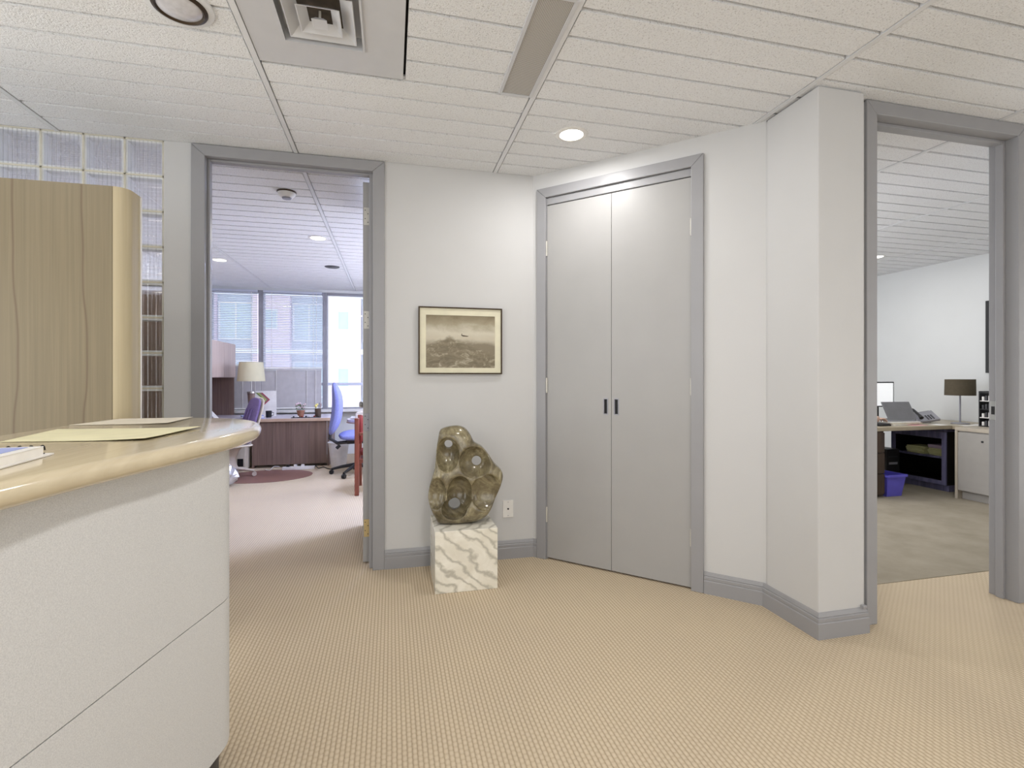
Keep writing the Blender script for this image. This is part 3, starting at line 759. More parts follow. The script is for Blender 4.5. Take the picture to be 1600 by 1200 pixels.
sheet('paper_sheet', [(-1.095, 2.06), (-.785, 2.045), (-.80, 2.325), (-1.06, 2.325)], ZT, 'paperbeige', 'beige sheet of paper at the far end of the counter', .003)
# spiral planner
t = thing('spiral_notebook', 'thick white spiral bound notebook at the left end of the counter', 'notebook', (-.712, 1.285, ZT), 6)
B(-.25, 0, -.30, .005, 0, .004).build('back_cover', 'white', t, bevel=.001)
B(-.245, -.002, -.30, -.035, .004, .021).build('page_block', 'paper', t)
B(-.247, -.001, -.30, -.035, .021, .0235).build('front_cover', 'white', t, bevel=.0008)
B(-.23, -.02, -.27, -.05, .0235, .0242).build('cover_panel', 'paperblue', t)
for k in range(12):
    x = -.012-.019*k
    MB().tube([(x, -.016+.010*math.cos(a), .012+.011*math.sin(a)) for a in [2*PI*j/10 for j in range(10)]], .0016, 5).build('wire_loop', 'black', t)

# ------------------------------------------------------------------ left office: windows and outside
WX = [-2.88, -1.953, -1.026, -.10, .827]
for i in range(4):
    a, b = WX[i]+.038, WX[i+1]-.038
    if i == 0: a = -2.649
    wn = thing('window_%d' % (i+1), ['aluminium office window behind the hutch', 'aluminium office window behind the centre blind', 'unblinded aluminium office window with transom', 'aluminium office window hidden by the right wall'][i], 'window', (0, 8.44, 0), kind='structure')
    for xx in ((a-.038, a) if i else (a, a+.01), (b, b+.038)):
        B(xx[0]+.0005, xx[1]-.0005, -.06, .06, .70, 2.56).build('mullion', 'alu', wn, bevel=.003)
    B(a, b, -.05, .05, 2.52, 2.56).build('head_rail', 'alu', wn, bevel=.003); B(a, b, -.05, .05, .70, .74).build('bottom_rail', 'alu', wn, bevel=.003)
    B(a, b, -.04, .04, 1.09, 1.135).build('transom', 'blindwhite', wn, bevel=.003)
    B(a, b, .0, .006, .74, 1.09).build('pane', 'pane', wn); B(a, b, .0, .006, 1.135, 2.52).build('pane', 'pane', wn)
def blind(x0, x1, zt, zb, y, label, tilt, mat, pitch=.026, w=.025, cords=()):
    t = thing('venetian_blind', label, 'blind', ((x0+x1)/2, y, zb))
    hw = (x1-x0)/2; hh = zt-zb
    B(-hw, hw, -.018, .018, hh-.03, hh).build('head_rail', 'blindwhite' if mat == 'blindwhite' else mat, t, bevel=.002)
    B(-hw, hw, -.012, .012, 0, .016).build('bottom_rail', 'white', t, bevel=.002)
    mb = MB(); z = .03; c, s = math.cos(R(tilt)), math.sin(R(tilt))
    while z < hh-.04:
        mb.add([(-hw, -w/2*c, z-w/2*s), (hw, -w/2*c, z-w/2*s), (hw, 0, z+.002), (-hw, 0, z+.002), (-hw, w/2*c, z+w/2*s), (hw, w/2*c, z+w/2*s)], [(0, 1, 2, 3), (3, 2, 5, 4)]); z += pitch
    mb.build('slats', mat, t, kind='stuff')
    for cxx in cords:
        MB().tube([(cxx, -.016, .01), (cxx, -.016, hh-.02)], .0035, 6).build('cord', 'white', t)
    MB().tube([(hw-.08, -.024, hh*.05), (hw-.08, -.022, hh-.02)], .004, 6).build('tilt_wand', 'white', t)
    return t
blind(-2.64, -1.995, 2.555, 1.40, 8.355, 'lowered white venetian blind at the left office window beside the hutch', 44, 'blindwhite')
blind(-1.915, -1.065, 2.555, 1.36, 8.355, 'lowered white venetian blind at the centre office window', 50, 'blindwhite', cords=(-.3, .3))
blind(-2.64, -1.93, 1.395, .735, 8.30, 'closed grey lower blind behind the table lamp', 74, 'blindgrey', .021, cords=(.1,))
blind(-1.925, -1.065, 1.355, .735, 8.30, 'closed grey lower blind behind the flower pot', 74, 'blindgrey', .021, cords=(.22, -.22))
# building across the street
bd = thing('apartment_building', 'pale pink brick and blue glass building seen through the office windows', 'building', (-4, 27, -12))
B(-14, 12, .4, 10, 0, 34).build('wall', 'paleconc', bd)
win_me = MB(); win_me.box(-.78, -.70, -.06, .06, -.95, .95).box(.70, .78, -.06, .06, -.95, .95).box(-.70, .70, -.06, .06, .87, .95).box(-.70, .70, -.06, .06, -.95, -.87).box(-.04, .04, -.06, .06, -.87, .87)
win_me = win_me.mesh('window', 'slabwhite'); pane_me = B(-.70, .70, -.01, .02, -.87, .87).mesh('pane', 'facadeglass')
brick_me = B(-.85, .85, 0, .5, 0, 34).mesh('brick_pier', 'pinkbrick'); slab_me = B(-13.9, 11.9, -.25, .39, -.12, .12).mesh('floor_slab', 'slabwhite')
smallw = MB(); smallw.box(-.30, -.24, -.05, .05, -.5, .5).box(.24, .30, -.05, .05, -.5, .5).box(-.24, .24, -.05, .05, .44, .5).box(-.24, .24, -.05, .05, -.5, -.44); smallw = smallw.mesh('window', 'slabwhite')
smp = B(-.24, .24, -.01, .02, -.44, .44).mesh('pane', 'facadeglass')
for i in range(7):
    bx = -12+3.4*i
    share(brick_me, 'brick_pier', bd, (bx, -.1, 0))
    for j in range(3, 9):
        f_ = share(win_me, 'window', bd, (bx+1.7, .33, 1.5+2.9*j)); share(pane_me, 'pane', f_)
        f_ = share(smallw, 'window', bd, (bx, -.12, 1.6+2.9*j)); share(smp, 'pane', f_)
for j in range(12): share(slab_me, 'floor_slab', bd, (0, 0, 2.9*j))

# ------------------------------------------------------------------ left office: furniture
t = thing('office_desk', 'brown wood grain office desk with pale top before the windows', 'desk', (-1.5, 7.3, 0))
B(-.32, .68, .0, .78, .625, .665).build('desk_top', 'desktop', t, bevel=.004)
B(-.32, .68, -.012, -.0005, .622, .664).build('edge_band', 'deskedge', t, bevel=.003)
for k in range(4): B(-.29+.23*k, -.29+.23*(k+1)-.003, .02, .04, .04, .6245).build('front_panel', 'brownwood', t)
B(-.317, -.291, .02, .74, 0, .6245).build('side_panel', 'brownwood', t); B(.634, .66, .02, .74, 0, .6245).build('side_panel', 'brownwood', t)
t = thing('credenza_desk', 'left office desk run along the wall under the pale hutch', 'desk', (-2.645, 5.9, 0))
B(0, .56, 0, 2.25, .63, .668).build('desk_top', 'desktop', t, bevel=.004)
for y0, y1 in ((.02, .5), (1.72, 2.22)):
    pd = B(.02, .52, y0, y1, 0, .629).build('pedestal', 'brownwood', t)
    for k in range(3): B(.5205, .535, y0+.01, y1-.01, .04+.195*k, .225+.195*k).build('drawer', 'brownwood', pd, bevel=.002)
t = thing('overhead_hutch', 'pale wood overhead hutch with brown back above the left office desk', 'hutch', (-2.645, 6.6, .669))
B(0, .385, 0, 1.55, .55, 1.04).build('cabinet', 'hutchwood', t)
for k in range(3): B(.386, .402, .004+.515*k, .004+.515*k+.511, .555, 1.035).build('door', 'hutchwood', t, bevel=.002)
B(0, .03, 0, 1.55, 0, .549).build('back_panel', 'brownwood', t)
B(.031, .385, 1.52, 1.55, 0, .549).build('side_panel', 'brownwood', t); B(.031, .385, 0, .03, 0, .549).build('side_panel', 'brownwood', t)
M['cabwood'] = woodmat('mid_brown_wood', (176, 150, 132), (206, 182, 162), .4)
t = thing('bookcase_cabinet', 'tall brown wood cabinet seen through the glass blocks', 'cabinet', (-2.62, 3.52, 0))
B(0, 1.40, 0, .34, 0, 1.76).build('carcass', 'cabwood', t)
for k in range(3): B(.01+.462*k, .465+.462*k, .341, .356, .05, 1.72).build('door', 'brownwood', t, bevel=.002)

def tlamp(name, lab, loc, s=1):
    t = thing(name, lab, 'lamp', loc)
    MB().lathe([(.06, 0), (.058, .012), (.03, .03), (.028, .05), (.046, .24), (.05, .27), (0, .27)], 20).build('base', 'brownwood', t)
    MB().lathe([(.052, .27), (.052, .288), (.02, .292), (.0, .292)], 20).build('collar', 'chrome', t)
    MB().tube([(0, 0, .29), (0, 0, .55)], .007, 8).build('stem', 'chrome', t)
    MB().lathe([(.178, .405), (.152, .62), (.150, .62), (.176, .405)], 32, cap=False).build('lamp_shade', 'shade', t)
    MB().ball((0, 0, .5), .03, 10, 8).build('bulb', 'white', t)
    return t
l = tlamp('table_lamp', 'cream shaded table lamp with brown wood base beside the hutch', (-1.90, 7.62, .669)); l.scale = (1.0, 1.0, 1.23)

def five_star(t, mat, r=.30, drop=.0, nm='base_leg', h0=.10):
    for k in range(5):
        a = 2*PI*k/5+.35; c, s = math.cos(a), math.sin(a)
        lg = MB().tube([(c*.03, s*.03, h0+.02), (c*r*.6, s*r*.6, h0-.005), (c*r, s*r, h0-.035)], [.024, .020, .014], 8).build(nm, mat, t)
        cs = MB(); px, py = -s, c
        cs.lathe([(.026, -.020), (.028, -.012), (.028, -.005), (.026, -.003), (.026, .003), (.028, .005), (.028, .012), (.026, .020)], 14, (0, 0, 0), 'x')
        m = Matrix.Rotation(a+PI/2, 3, 'Z'); cs.v = [tuple(m @ Vector(p)+Vector((c*r, s*r, .028))) for p in cs.v]
        cs.build('castor', mat, lg)
def pad(t, nm, mat, c, size, rot, crown=.02, nx=6, ny=6, curve=0):
    """cushion: thick pad in local x-y, crowned on +z"""
    mb = MB(); v = []; sx, sy, sz = size
    for side in (1, -1):
        for i in range(nx+1):
            for j in range(ny+1):
                u, w_ = -1+2*i/nx, -1+2*j/ny; k = (1-u**4)*(1-w_**4)
                rx = 1-.14*(w_**4); ry = 1-.14*(u**4)
                v.append((u*sx/2*rx, w_*sy/2*ry, side*sz/2*(.45+.55*k)+(crown*k if side > 0 else 0)+curve*(u*u)))
    N = ny+1; m = (nx+1)*N
    f = [(i*N+j, (i+1)*N+j, (i+1)*N+j+1, i*N+j+1) for i in range(nx) for j in range(ny)]
    f += [tuple(m+q for q in (i*N+j, i*N+j+1, (i+1)*N+j+1, (i+1)*N+j)) for i in range(nx) for j in range(ny)]
    rim = [i*N for i in range(nx)]+[nx*N+j for j in range(ny)]+[i*N+ny for i in range(nx, 0, -1)]+[j for j in range(ny, 0, -1)]
    f += [(rim[i], m+rim[i], m+rim[(i+1) % len(rim)], rim[(i+1) % len(rim)]) for i in range(len(rim))]
    M3 = rot.to_3x3(); mb.add([tuple(M3 @ Vector(p)+Vector(c)) for p in v], f, True)
    return subsurf(mb.build(nm, mat, t), 1)
# chair frames face local +x
def backrot(lean): return Matrix.Rotation(R(90-lean), 4, 'Y') @ Matrix.Rotation(PI, 4, 'Z')
t = thing('task_chair', 'purple tufted office chair with cream shell on castors behind the counter end', 'chair', (-1.93, 6.68, .004), -150)
five_star(t, 'beigeplastic', .29)
MB().lathe([(.12, .12), (.10, .16), (.09, .24), (.13, .33), (.19, .39)], 20).build('pedestal', 'beigeplastic', t)
pad(t, 'seat_shell', 'cream', (.0, 0, .395), (.52, .52, .05), Matrix(), 0)
pad(t, 'seat', 'purple', (.01, 0, .435), (.49, .49, .07), Matrix(), .02)
pad(t, 'back_shell', 'cream', (-.295, 0, .70), (.56, .50, .04), Matrix.Rotation(R(-105), 4, 'Y'), 0)
bk = pad(t, 'backrest', 'purple', (-.260, 0, .715), (.52, .46, .07), Matrix.Rotation(R(-105), 4, 'Y').to_4x4() @ Matrix.Rotation(PI, 4, 'X'), .0)
for yy in (-.11, .0, .11):
    MB().tube([(-.172, yy, .56), (-.205, yy, .70), (-.245, yy, .83)], .006, 6).build('tuft_seam', 'purple', bk)
MB().tube([(-.15, 0, .38), (-.25, 0, .42), (-.29, 0, .55)], .025, 8).build('back_bracket', 'beigeplastic', t)
def blue_chair(lab, loc, rz, mat='bluefab'):
    t = thing('office_chair', lab, 'chair', loc, rz)
    five_star(t, 'black', .32)
    MB().lathe([(.03, .10), (.03, .30), (.02, .30), (.02, .44)], 14).build('gas_column', 'black', t)
    MB().obox((0, 0, .42), (.26, .2, .05)).tube([(.0, -.12, .41), (.0, -.28, .40)], .012, 8).build('mechanism', 'black', t)
    MB().tube([(-.05, 0, .41), (-.24, 0, .40), (-.33, 0, .46), (-.31, 0, .62)], .022, 8).build('back_arm', 'darkgrey', t)
    pad(t, 'seat', mat, (.02, 0, .485), (.50, .50, .10), Matrix(), .02)
    pad(t, 'backrest', mat, (-.255, 0, .83), (.66, .46, .10), Matrix.Rotation(R(-86), 4, 'Y') @ Matrix.Rotation(PI, 4, 'X'), .03, curve=-.05)
    MB().tube([(-.22, -.20, .40), (-.26, -.20, .36)], .02, 8).build('adjuster_knob', 'black', t)
    return t
blue_chair('blue fabric swivel chair with tall backrest beside the return desk', (-.42, 6.62, 0), 8)
# guest chair
t = thing('guest_chair', 'reddish wood guest chair with dark red pad just inside the left doorway', 'chair', (-.10, 5.66, 0), 0)
for x, h in ((-.25, .80), (.25, .62)):
    for y in (-.25, .25): B(x-.022, x+.022, y-.025, y+.025, 0, h).build('leg', 'redwood', t, bevel=.006)
for y in (-.25, .25): B(-.226, .28, y-.028, y+.028, .621, .65).build('armrest', 'redwood', t, bevel=.006)
pad(t, 'seat', 'redfab', (.0, 0, .42), (.48, .44, .10), Matrix(), .015)
B(-.226, .226, -.224, .224, .33, .37).build('seat_frame', 'redwood', t, bevel=.004)
pad(t, 'backrest', 'redfab', (-.225, 0, .66), (.30, .445, .07), Matrix.Rotation(R(-88), 4, 'Y') @ Matrix.Rotation(PI, 4, 'X'), .01)
# return desk with printer
t = thing('return_desk', 'round ended return desk carrying the cream printer', 'desk', (0, 7.0, 0))
rp = [(.85, .28), (-.28, .28)]+[(-.28+.30*math.cos(a), .0+.28*math.sin(a)) for a in [PI/2+PI*k/14 for k in range(1, 14)]]+[(-.28, -.28), (.85, -.28)]
MB().prism(rp, .635, .668, False).build('desk_top', 'desktop', t, bevel=.004)
MB().prism([(x*1.005-.003 if x < 0 else x, y*1.01) for x, y in rp], .618, .6345, False).build('edge_band', 'deskedge', t)
MB().lathe([(.05, 0), (.05, .6175)], 16, (-.2, 0, 0)).build('leg', 'darkgrey', t); B(.2, .22, -.25, .25, 0, .6175).build('side_panel', 'brownwood', t)
t = thing('printer', 'cream desktop printer on the return desk', 'printer', (-.33, 7.0, .6685))
B(-.13, .36, -.18, .18, 0, .08).build('body', 'cream', t, bevel=.015)
MB().add([(-.13, -.18, .0801), (.34, -.18, .0801), (.34, .18, .0801), (-.13, .18, .0801), (-.05, -.16, .12), (.32, -.16, .16), (.32, .16, .16), (-.05, .16, .12)], [(0, 3, 2, 1), (4, 5, 6, 7), (0, 1, 5, 4), (1, 2, 6, 5), (2, 3, 7, 6), (3, 0, 4, 7)]).build('lid', 'cream', t, bevel=.008)
B(-.20, -.131, -.12, .12, .015, .025).build('paper_tray', 'white', t, bevel=.003)
B(.05, .12, -.04, .04, .145, .175).build('control_panel', 'black', t, bevel=.003)
# waste bin
t = tag(MB().lathe([(.0, .0), (.095, 0), (.135, .335), (.143, .335), (.143, .345), (.130, .345), (.092, .01), (0, .01)], 28, cap=False).build('waste_bin', 'white'), 'white tapered waste bin at the right end of the brown desk', 'bin')
t.location = (-.70, 7.16, 0)
t = thing('computer_tower', 'cream computer tower on the floor left of the brown desk', 'computer', (-1.95, 7.16, 0))
B(-.09, .09, 0, .40, .012, .36).build('case', 'cream', t, bevel=.006); B(.0, .07, -.004, -.0005, .06, .16).build('drive_bay', 'black', t)
B(-.08, .08, .02, .38, 0, .0118).build('foot', 'beigeplastic', t)
mt = MB().lathe([(0, .0005), (.55, .0005), (.55, .0035), (0, .0035)], 48, cap=False); mt.v = [(x, y*.76, z) for x, y, z in mt.v]
o = tag(mt.build('chair_mat', 'gmat'), 'round brownish chair mat under the purple chair', 'mat'); o.location = (-1.52, 6.72, 0)
# crumpled bag
rb = random.Random(3); bm_ = MB().ball((0, 0, .12), (.13, .12, .125), 14, 9); bm_.v = [(x*(1+rb.uniform(-.18, .18)), y*(1+rb.uniform(-.18, .18)), max(0, z*(1+rb.uniform(-.12, .12)))) for x, y, z in bm_.v]; bm_.sm = [False]*len(bm_.sm)
o = tag(bm_.build('foil_bag', 'bag'), 'crumpled silver bag on the floor at the counter corner', 'bag'); o.location = (-1.82, 6.22, 0)
# poster board with chevrons
t = thing('chevron_board', 'white board with green and red chevrons leaning at the desk window', 'board', (-1.74, 7.74, .668), 0)
B(-.135, .135, 0, .012, 0, .36).build('board', 'paper', t)
for k, (cc, off) in enumerate(((( 126, 150, 92), 0), ((196, 200, 120), .022), ((150, 140, 120), .044), ((170, 70, 88), .066))):
    x0 = -.135+off; mb = MB()
    P = [(x0, .335), (x0+.024, .335), (x0+.124, .235), (x0+.024, .135), (x0, .135), (x0+.10, .235)]
    mb.add([(x, -.0025, z) for x, z in P]+[(x, -.0004, z) for x, z in P], [tuple(range(6)), tuple(range(6, 12))[::-1]]+[(i, 6+i, 6+(i+1) % 6, (i+1) % 6) for i in range(6)])
    mb.build('chevron', plain('chevron_ink_%d' % k, cc, .6), t)
# flower pot
t = thing('flower_pot', 'small terracotta pot of pale flowers on the brown desk', 'plant', (-1.22, 7.40, .6655))
MB().lathe([(.0, 0), (.036, 0), (.05, .085), (.055, .085), (.055, .10), (.046, .10), (.044, .08), (0, .08)], 20, cap=False).build('pot', 'terracotta', t)
rb = random.Random(7)
lf = MB(); fl = []
for k in range(26):
    a = rb.uniform(0, 2*PI); r_ = rb.uniform(.01, .075); z = .11+rb.uniform(0, .07)
    lf.obox((r_*math.cos(a), r_*math.sin(a), z), (.03, .016, .003), Matrix.Rotation(a, 3, 'Z') @ Matrix.Rotation(rb.uniform(-1, .5), 3, 'Y'))
    if k % 2 == 0: fl.append((r_*1.05*math.cos(a), r_*1.05*math.sin(a), z+.022))
lf.build('leaves', 'green', t)
for p in fl: MB().ball(p, (.014, .014, .009), 7, 4).build('flower', 'petal', t)
t = thing('pencil_cup', 'brown pencil cup with yellow flowers and pens on the desk', 'cup', (-1.0, 7.42, .6655))
MB().lathe([(0, 0), (.042, 0), (.042, .12), (.038, .12), (.036, .01), (0, .01)], 18, cap=False).build('cup', 'darkwood', t)
for k, (dx, dy, mm_) in enumerate(((.01, .0, 'black'), (.02, .01, 'redfab'), (-.015, .0, 'yellowp'), (-.02, .015, 'green'))):
    MB().tube([(dx, dy, .012), (dx*2, dy*2, .20-.01*k)], .004, 6).build('pen', mm_, t)
for p in ((-.03, 0, .16), (-.012, .01, .175), (-.022, -.015, .15)): MB().ball(p, (.018, .018, .014), 7, 5).build('flower', 'yellowp', t)
t = thing('pen_tray', 'low dark tray of small desk trinkets in front of the flower pot', 'tray', (-1.14, 7.335, .6655))
B(-.19, .19, -.02, .02, 0, .010).build('tray', 'darkgrey', t, bevel=.002)
for k in range(7): MB().ball((-.16+.053*k, 0, .016+.004*(k % 2)), (.014, .011, .01), 7, 5).build('trinket', ['black', 'white', 'redfab'][k % 3], t)
t = thing('power_strip', 'white power strip on the floor under the brown desk', 'power strip', (-1.2, 7.12, 0))
B(-.2, .2, -.03, .03, 0, .04).build('case', 'white', t, bevel=.005)
for k in range(3): B(-.15+.09*k, -.11+.09*k, -.018, .018, .0405, .065).build('plug', 'white' if k else 'black', t, bevel=.004)
o = tag(MB().tube(catmull([(-1.62, 7.16, .006), (-1.55, 7.10, .007), (-1.5, 7.12, .05), (-1.43, 7.11, .045)], 5), .005, 6).build('power_cable', 'white'), 'white power cable on the floor under the brown desk', 'cable')
o = tag(MB().tube(catmull([(-.99, 7.13, .04), (-.95, 7.1, .01), (-.9, 7.2, .007), (-.86, 7.12, .007), (-.83, 7.05, .007), (-.78, 7.0, .007)], 5), .006, 6).build('power_cable', 'black'), 'black tangled cable on the floor beside the waste bin', 'cable')
def stack(nm, lab, cat, loc, n, w, d, mats, rz=0, th=.012):
    t = thing(nm, lab, cat, loc, rz); rb = random.Random(int(abs(loc[0]*100)))
    for k in range(n):
        a = Matrix.Rotation(rb.uniform(-.12, .12), 3, 'Z')
        MB().obox((rb.uniform(-.01, .01), rb.uniform(-.01, .01), th*(k+.5)), (w, d, th*.96), a).build('paper_bundle', mats[k % len(mats)], t)
    return t
stack('paper_pile', 'loose pile of white papers on the left office desk behind the counter', 'papers', (-2.3, 6.35, .6685), 3, .34, .40, ['paper'], 10, .006)
stack('paper_pile', 'pile of bluish papers on the desk behind the purple chair', 'papers', (-1.83, 7.42, .6655), 3, .26, .24, ['paperblue', 'paper'], 20, .014)
t = tag(MB().add([(-.1, -.07, 0), (0, -.07, .12), (.1, -.07, 0), (.092, -.07, 0), (0, -.07, .11), (-.092, -.07, 0), (-.1, .07, 0), (0, .07, .12), (.1, .07, 0), (.092, .07, 0), (0, .07, .11), (-.092, .07, 0)],
    [(0, 1, 4, 5), (1, 2, 3, 4), (6, 11, 10, 7), (7, 10, 9, 8), (0, 6, 7, 1), (1, 7, 8, 2), (5, 4, 10, 11), (4, 3, 9, 10), (0, 5, 11, 6), (2, 8, 9, 3)]).build('tent_card', 'paper'), 'folded white tent card standing on the left office desk', 'card')
t.location = (-2.32, 7.3, .6685)
t = thing('desk_cup', 'small black cup in front of the chevron board', 'cup', (-1.66, 7.55, .6655))
MB().lathe([(0, 0), (.036, 0), (.04, .09), (.036, .09), (.033, .008), (0, .008)], 18, cap=False).build('body', 'black', t)
MB().tube([(.038, 0, .07), (.062, 0, .065), (.062, 0, .03), (.037, 0, .02)], .005, 6).build('handle', 'black', t)

# ------------------------------------------------------------------ right office
t = thing('corner_desk', 'tan topped office desk with brown pedestal in the right office', 'desk', (4.64, 4.05, 0))
B(0, 1.11, 0, .80, .675, .715).build('desk_top', 'olivetop', t, bevel=.004)
B(1.112, 1.79, -.17, .80, .675, .715).build('return_top', 'olivetop', t, bevel=.003); B(1.75, 1.78, .03, .75, .003, .6745).build('leg_panel', 'bookdark', t)
pd = B(.02, .23, .02, .30, .02, .6745).build('pedestal', 'darkwood', t)
for k in range(3): B(.025, .225, .004, .0195, .04+.21*k, .24+.21*k).build('drawer', 'darkwood', pd, bevel=.002)
B(.02, 1.09, .74, .77, .25, .6745).build('modesty_panel', 'bookdark', t)
t = thing('open_bookcase', 'low black open bookcase with one shelf under the right office desk', 'bookcase', (5.74, 4.69, 0), -90)
# local x runs towards the camera (-Y), local -y faces -X
B(0, .03, 0, .40, .07, .64).build('side_panel', 'bookdark', t); B(.57, .60, 0, .40, .07, .64).build('side_panel', 'bookdark', t)
B(.0302, .5698, .385, .40, .07, .64).build('back_panel', 'bookdark', t)
B(.0302, .5698, .0, .384, .07, .10).build('bottom_panel', 'bookdark', t); B(0, .60, 0, .40, .6402, .665).build('top_panel', 'bookcase', t)
B(0, .60, .02, .40, 0, .0698).build('plinth', 'bookcase', t)
B(.0302, .5698, .02, .384, .345, .365).build('shelf', 'bookcase', t)
for a in ((-.0, .045, .07, .64), (.555, .60, .07, .64)): B(a[0], a[1], -.018, -.0005, a[2], a[3]).build('face_stile', 'bookcase', t, bevel=.003)
B(.0452, .5548, -.018, -.0005, .07, .115).build('face_rail', 'bookcase', t, bevel=.003); B(.0452, .5548, -.018, -.0005, .565, .64).build('face_rail', 'bookcase', t, bevel=.003)
stack('paper_stack', 'left stack of yellow green paper on the bookcase shelf', 'papers', (5.90, 4.47, .3655), 4, .20, .20, ['papergreen'], 90, .020)
stack('paper_stack', 'right stack of yellow green and lilac paper on the bookcase shelf', 'papers', (5.90, 4.245, .3655), 6, .19, .17, ['papergreen', 'papergreen', 'papergreen', 'papergreen', 'paperlilac', 'paperlilac'], 90, .019)
t = thing('storage_bin', 'violet blue plastic bin on the floor before the black bookcase', 'bin', (5.005, 4.20, .004), 0)
def tub(mb, w0, d0, w1, d1, h, th):
    sq = lambda w_, d_, z: [(-w_, -d_, z), (w_, -d_, z), (w_, d_, z), (-w_, d_, z)]
    rings = [sq(w0, d0, 0), sq(w1, d1, h), sq(w1-th, d1-th, h), sq(w0-th, d0-th, th)]
    v = sum(rings, []); f = [(0, 3, 2, 1), (12, 13, 14, 15)]
    for L in range(3): f += [(L*4+i, L*4+(i+1) % 4, L*4+4+(i+1) % 4, L*4+4+i) for i in range(4)]
    return mb.add(v, f)
tub(MB(), .095, .13, .118, .16, .215, .005).build('tub', 'binblue', t)
rm = MB()
for s in (-1, 1): rm.box(s*.122-.008, s*.122+.008, -.17, .17, .200, .225); rm.box(-.114, .114, s*.165-.006, s*.165+.006, .200, .225)
rm.build('rim', 'binblue', t, bevel=.003)
t = thing('desktop_computer', 'dark computer tower under the right office desk left of the bookcase', 'computer', (5.42, 4.62, .004))
B(-.09, .09, -.2, .18, 0, .42).build('case', 'black', t, bevel=.005); B(-.06, .06, -.2035, -.2005, .25, .275).build('drive_front', 'alu', t); B(-.06, .06, -.2035, -.2005, .33, .34).build('vent_strip', 'darkgrey', t)
# credenza
t = thing('credenza', 'grey laminate credenza with lock at the right doorway edge', 'cabinet', (5.53, 3.87, 0), -90)
B(0, .90, 0, .90, .685, .72).build('top', 'credtop', t, bevel=.004)
B(0, .026, 0, .88, .003, .6845).build('side_panel', 'credtop', t, bevel=.002)
B(.0262, .88, .02, .88, .09, .6845).build('carcass', 'credenza', t)
B(.0262, .88, .06, .88, .003, .0898).build('plinth', 'credenza', t)
for k in range(2):
    dr = B(.029+.425*k, .452+.425*k, .0, .0195, .093, .672).build('door', 'credenza', t, bevel=.0015)
    MB().lathe([(.010, 0), (.010, .006), (0, .006)], 14, (.245 if k == 0 else .50, 0, .60), 'y').build('lock', 'black', dr)
t = thing('credenza_lamp', 'table lamp with wide brown drum shade on a thin stem', 'lamp', (6.16, 4.20, .0))
t.location = (6.02, 4.16, .7155)
MB().lathe([(.08, 0), (.08, .012), (.012, .018), (0, .018)], 24).build('base', 'alu', t)
MB().tube([(0, 0, .015), (0, 0, .46)], .008, 10).build('stem', 'alu', t)
MB().lathe([(.132, .31), (.129, .485), (.127, .485), (.130, .31)], 36, cap=False).build('lamp_shade', 'shadebrown', t)
MB().lathe([(.127, .478), (0, .478)], 36, cap=False).build('shade_diffuser', 'shade', t)
# file sorter on credenza
t = thing('file_sorter', 'tall black tiered file sorter filled with papers on the credenza', 'file rack', (5.98, 3.86, .7205), -90)
for y in (-.0,): pass
B(-.01, 0, -.13, .13, 0, .36).build('side_panel', 'black', t); B(.29, .30, -.13, .13, 0, .36).build('side_panel', 'black', t)
for k in range(5):
    B(.0002, .2898, -.13, .13, .002+.085*k, .010+.085*k).build('tier', 'black' if k not in (1, 3) else 'white', t)
    if k < 4:
        for j in range(9): B(.012+.029*j, .030+.029*j, -.12, .12, .0105+.085*k, .060+.085*k-(.01 if j % 3 == 0 else 0)).build('folder', ['paper', 'darkgrey', 'paper'][j % 3] if k != 2 else 'darkgrey', t)
# desk things
t = thing('monitor', 'black framed monitor with white screen at the right doorway edge', 'monitor', (5.42, 4.62, .7155), 6)
B(-.12, .12, -.09, .09, 0, .012).build('stand_base', 'black', t, bevel=.003)
B(-.03, .03, -.01, .012, .012, .20).build('stand_neck', 'black', t)
B(-.27, .27, -.02, .02, .165, .455).build('housing', 'black', t, bevel=.004)
B(-.252, .252, -.0215, -.0203, .18, .44).build('screen', emit('screen_white', (236, 238, 240), .75), t)
t = thing('laptop', 'grey laptop with open lid on a paper pile left of the phone', 'laptop', (5.30, 4.22, .752), -8)
B(-.16, .16, .0, .22, 0, .014).build('base', 'alu', t, bevel=.003)
lm = MB().obox((0, .085, .0), (.33, .21, .008)); ml = Matrix.Rotation(R(62), 3, 'X'); lm.v = [tuple(ml @ Vector((p[0], p[1]+.02, p[2])) + Vector((0, -.004, .018))) for p in lm.v]
lm.build('lid', plain('laptop_lid', (124, 124, 128), .4, .2), t, bevel=.003)
B(-.14, .14, .09, .20, .0142, .0165).build('keyboard', 'black', t)
stack('paper_pile', 'pile of papers and folders under the laptop', 'papers', (5.29, 4.31, .7155), 3, .40, .30, ['paper', 'paperbeige', 'paper'], 4, .012)
t = thing('desk_phone', 'black and silver desk phone between the laptop and the lamp', 'phone', (5.80, 4.36, .7175), -28)
pb = MB().obox((0, 0, .06), (.20, .20, .03), Matrix.Rotation(R(24), 3, 'X') @ Matrix.Rotation(R(-14), 3, 'Y')); pb.build('body', 'alu', t, bevel=.008)
MB().tube([(-.08, -.10, .055), (-.085, -.06, .085), (-.085, .05, .128), (-.08, .10, .13)], [.022, .014, .014, .022], 8).build('handset', 'black', t)
MB().obox((.02, .06, .105), (.10, .05, .006), Matrix.Rotation(R(24), 3, 'X') @ Matrix.Rotation(R(-14), 3, 'Y')).build('display', 'black', t)
MB().tube([(.06, .05, .07), (.08, .07, .0)], .008, 6).tube([(-.05, .05, .06), (-.05, .07, .0)], .008, 6).build('stand', 'black', t)
kb = MB()
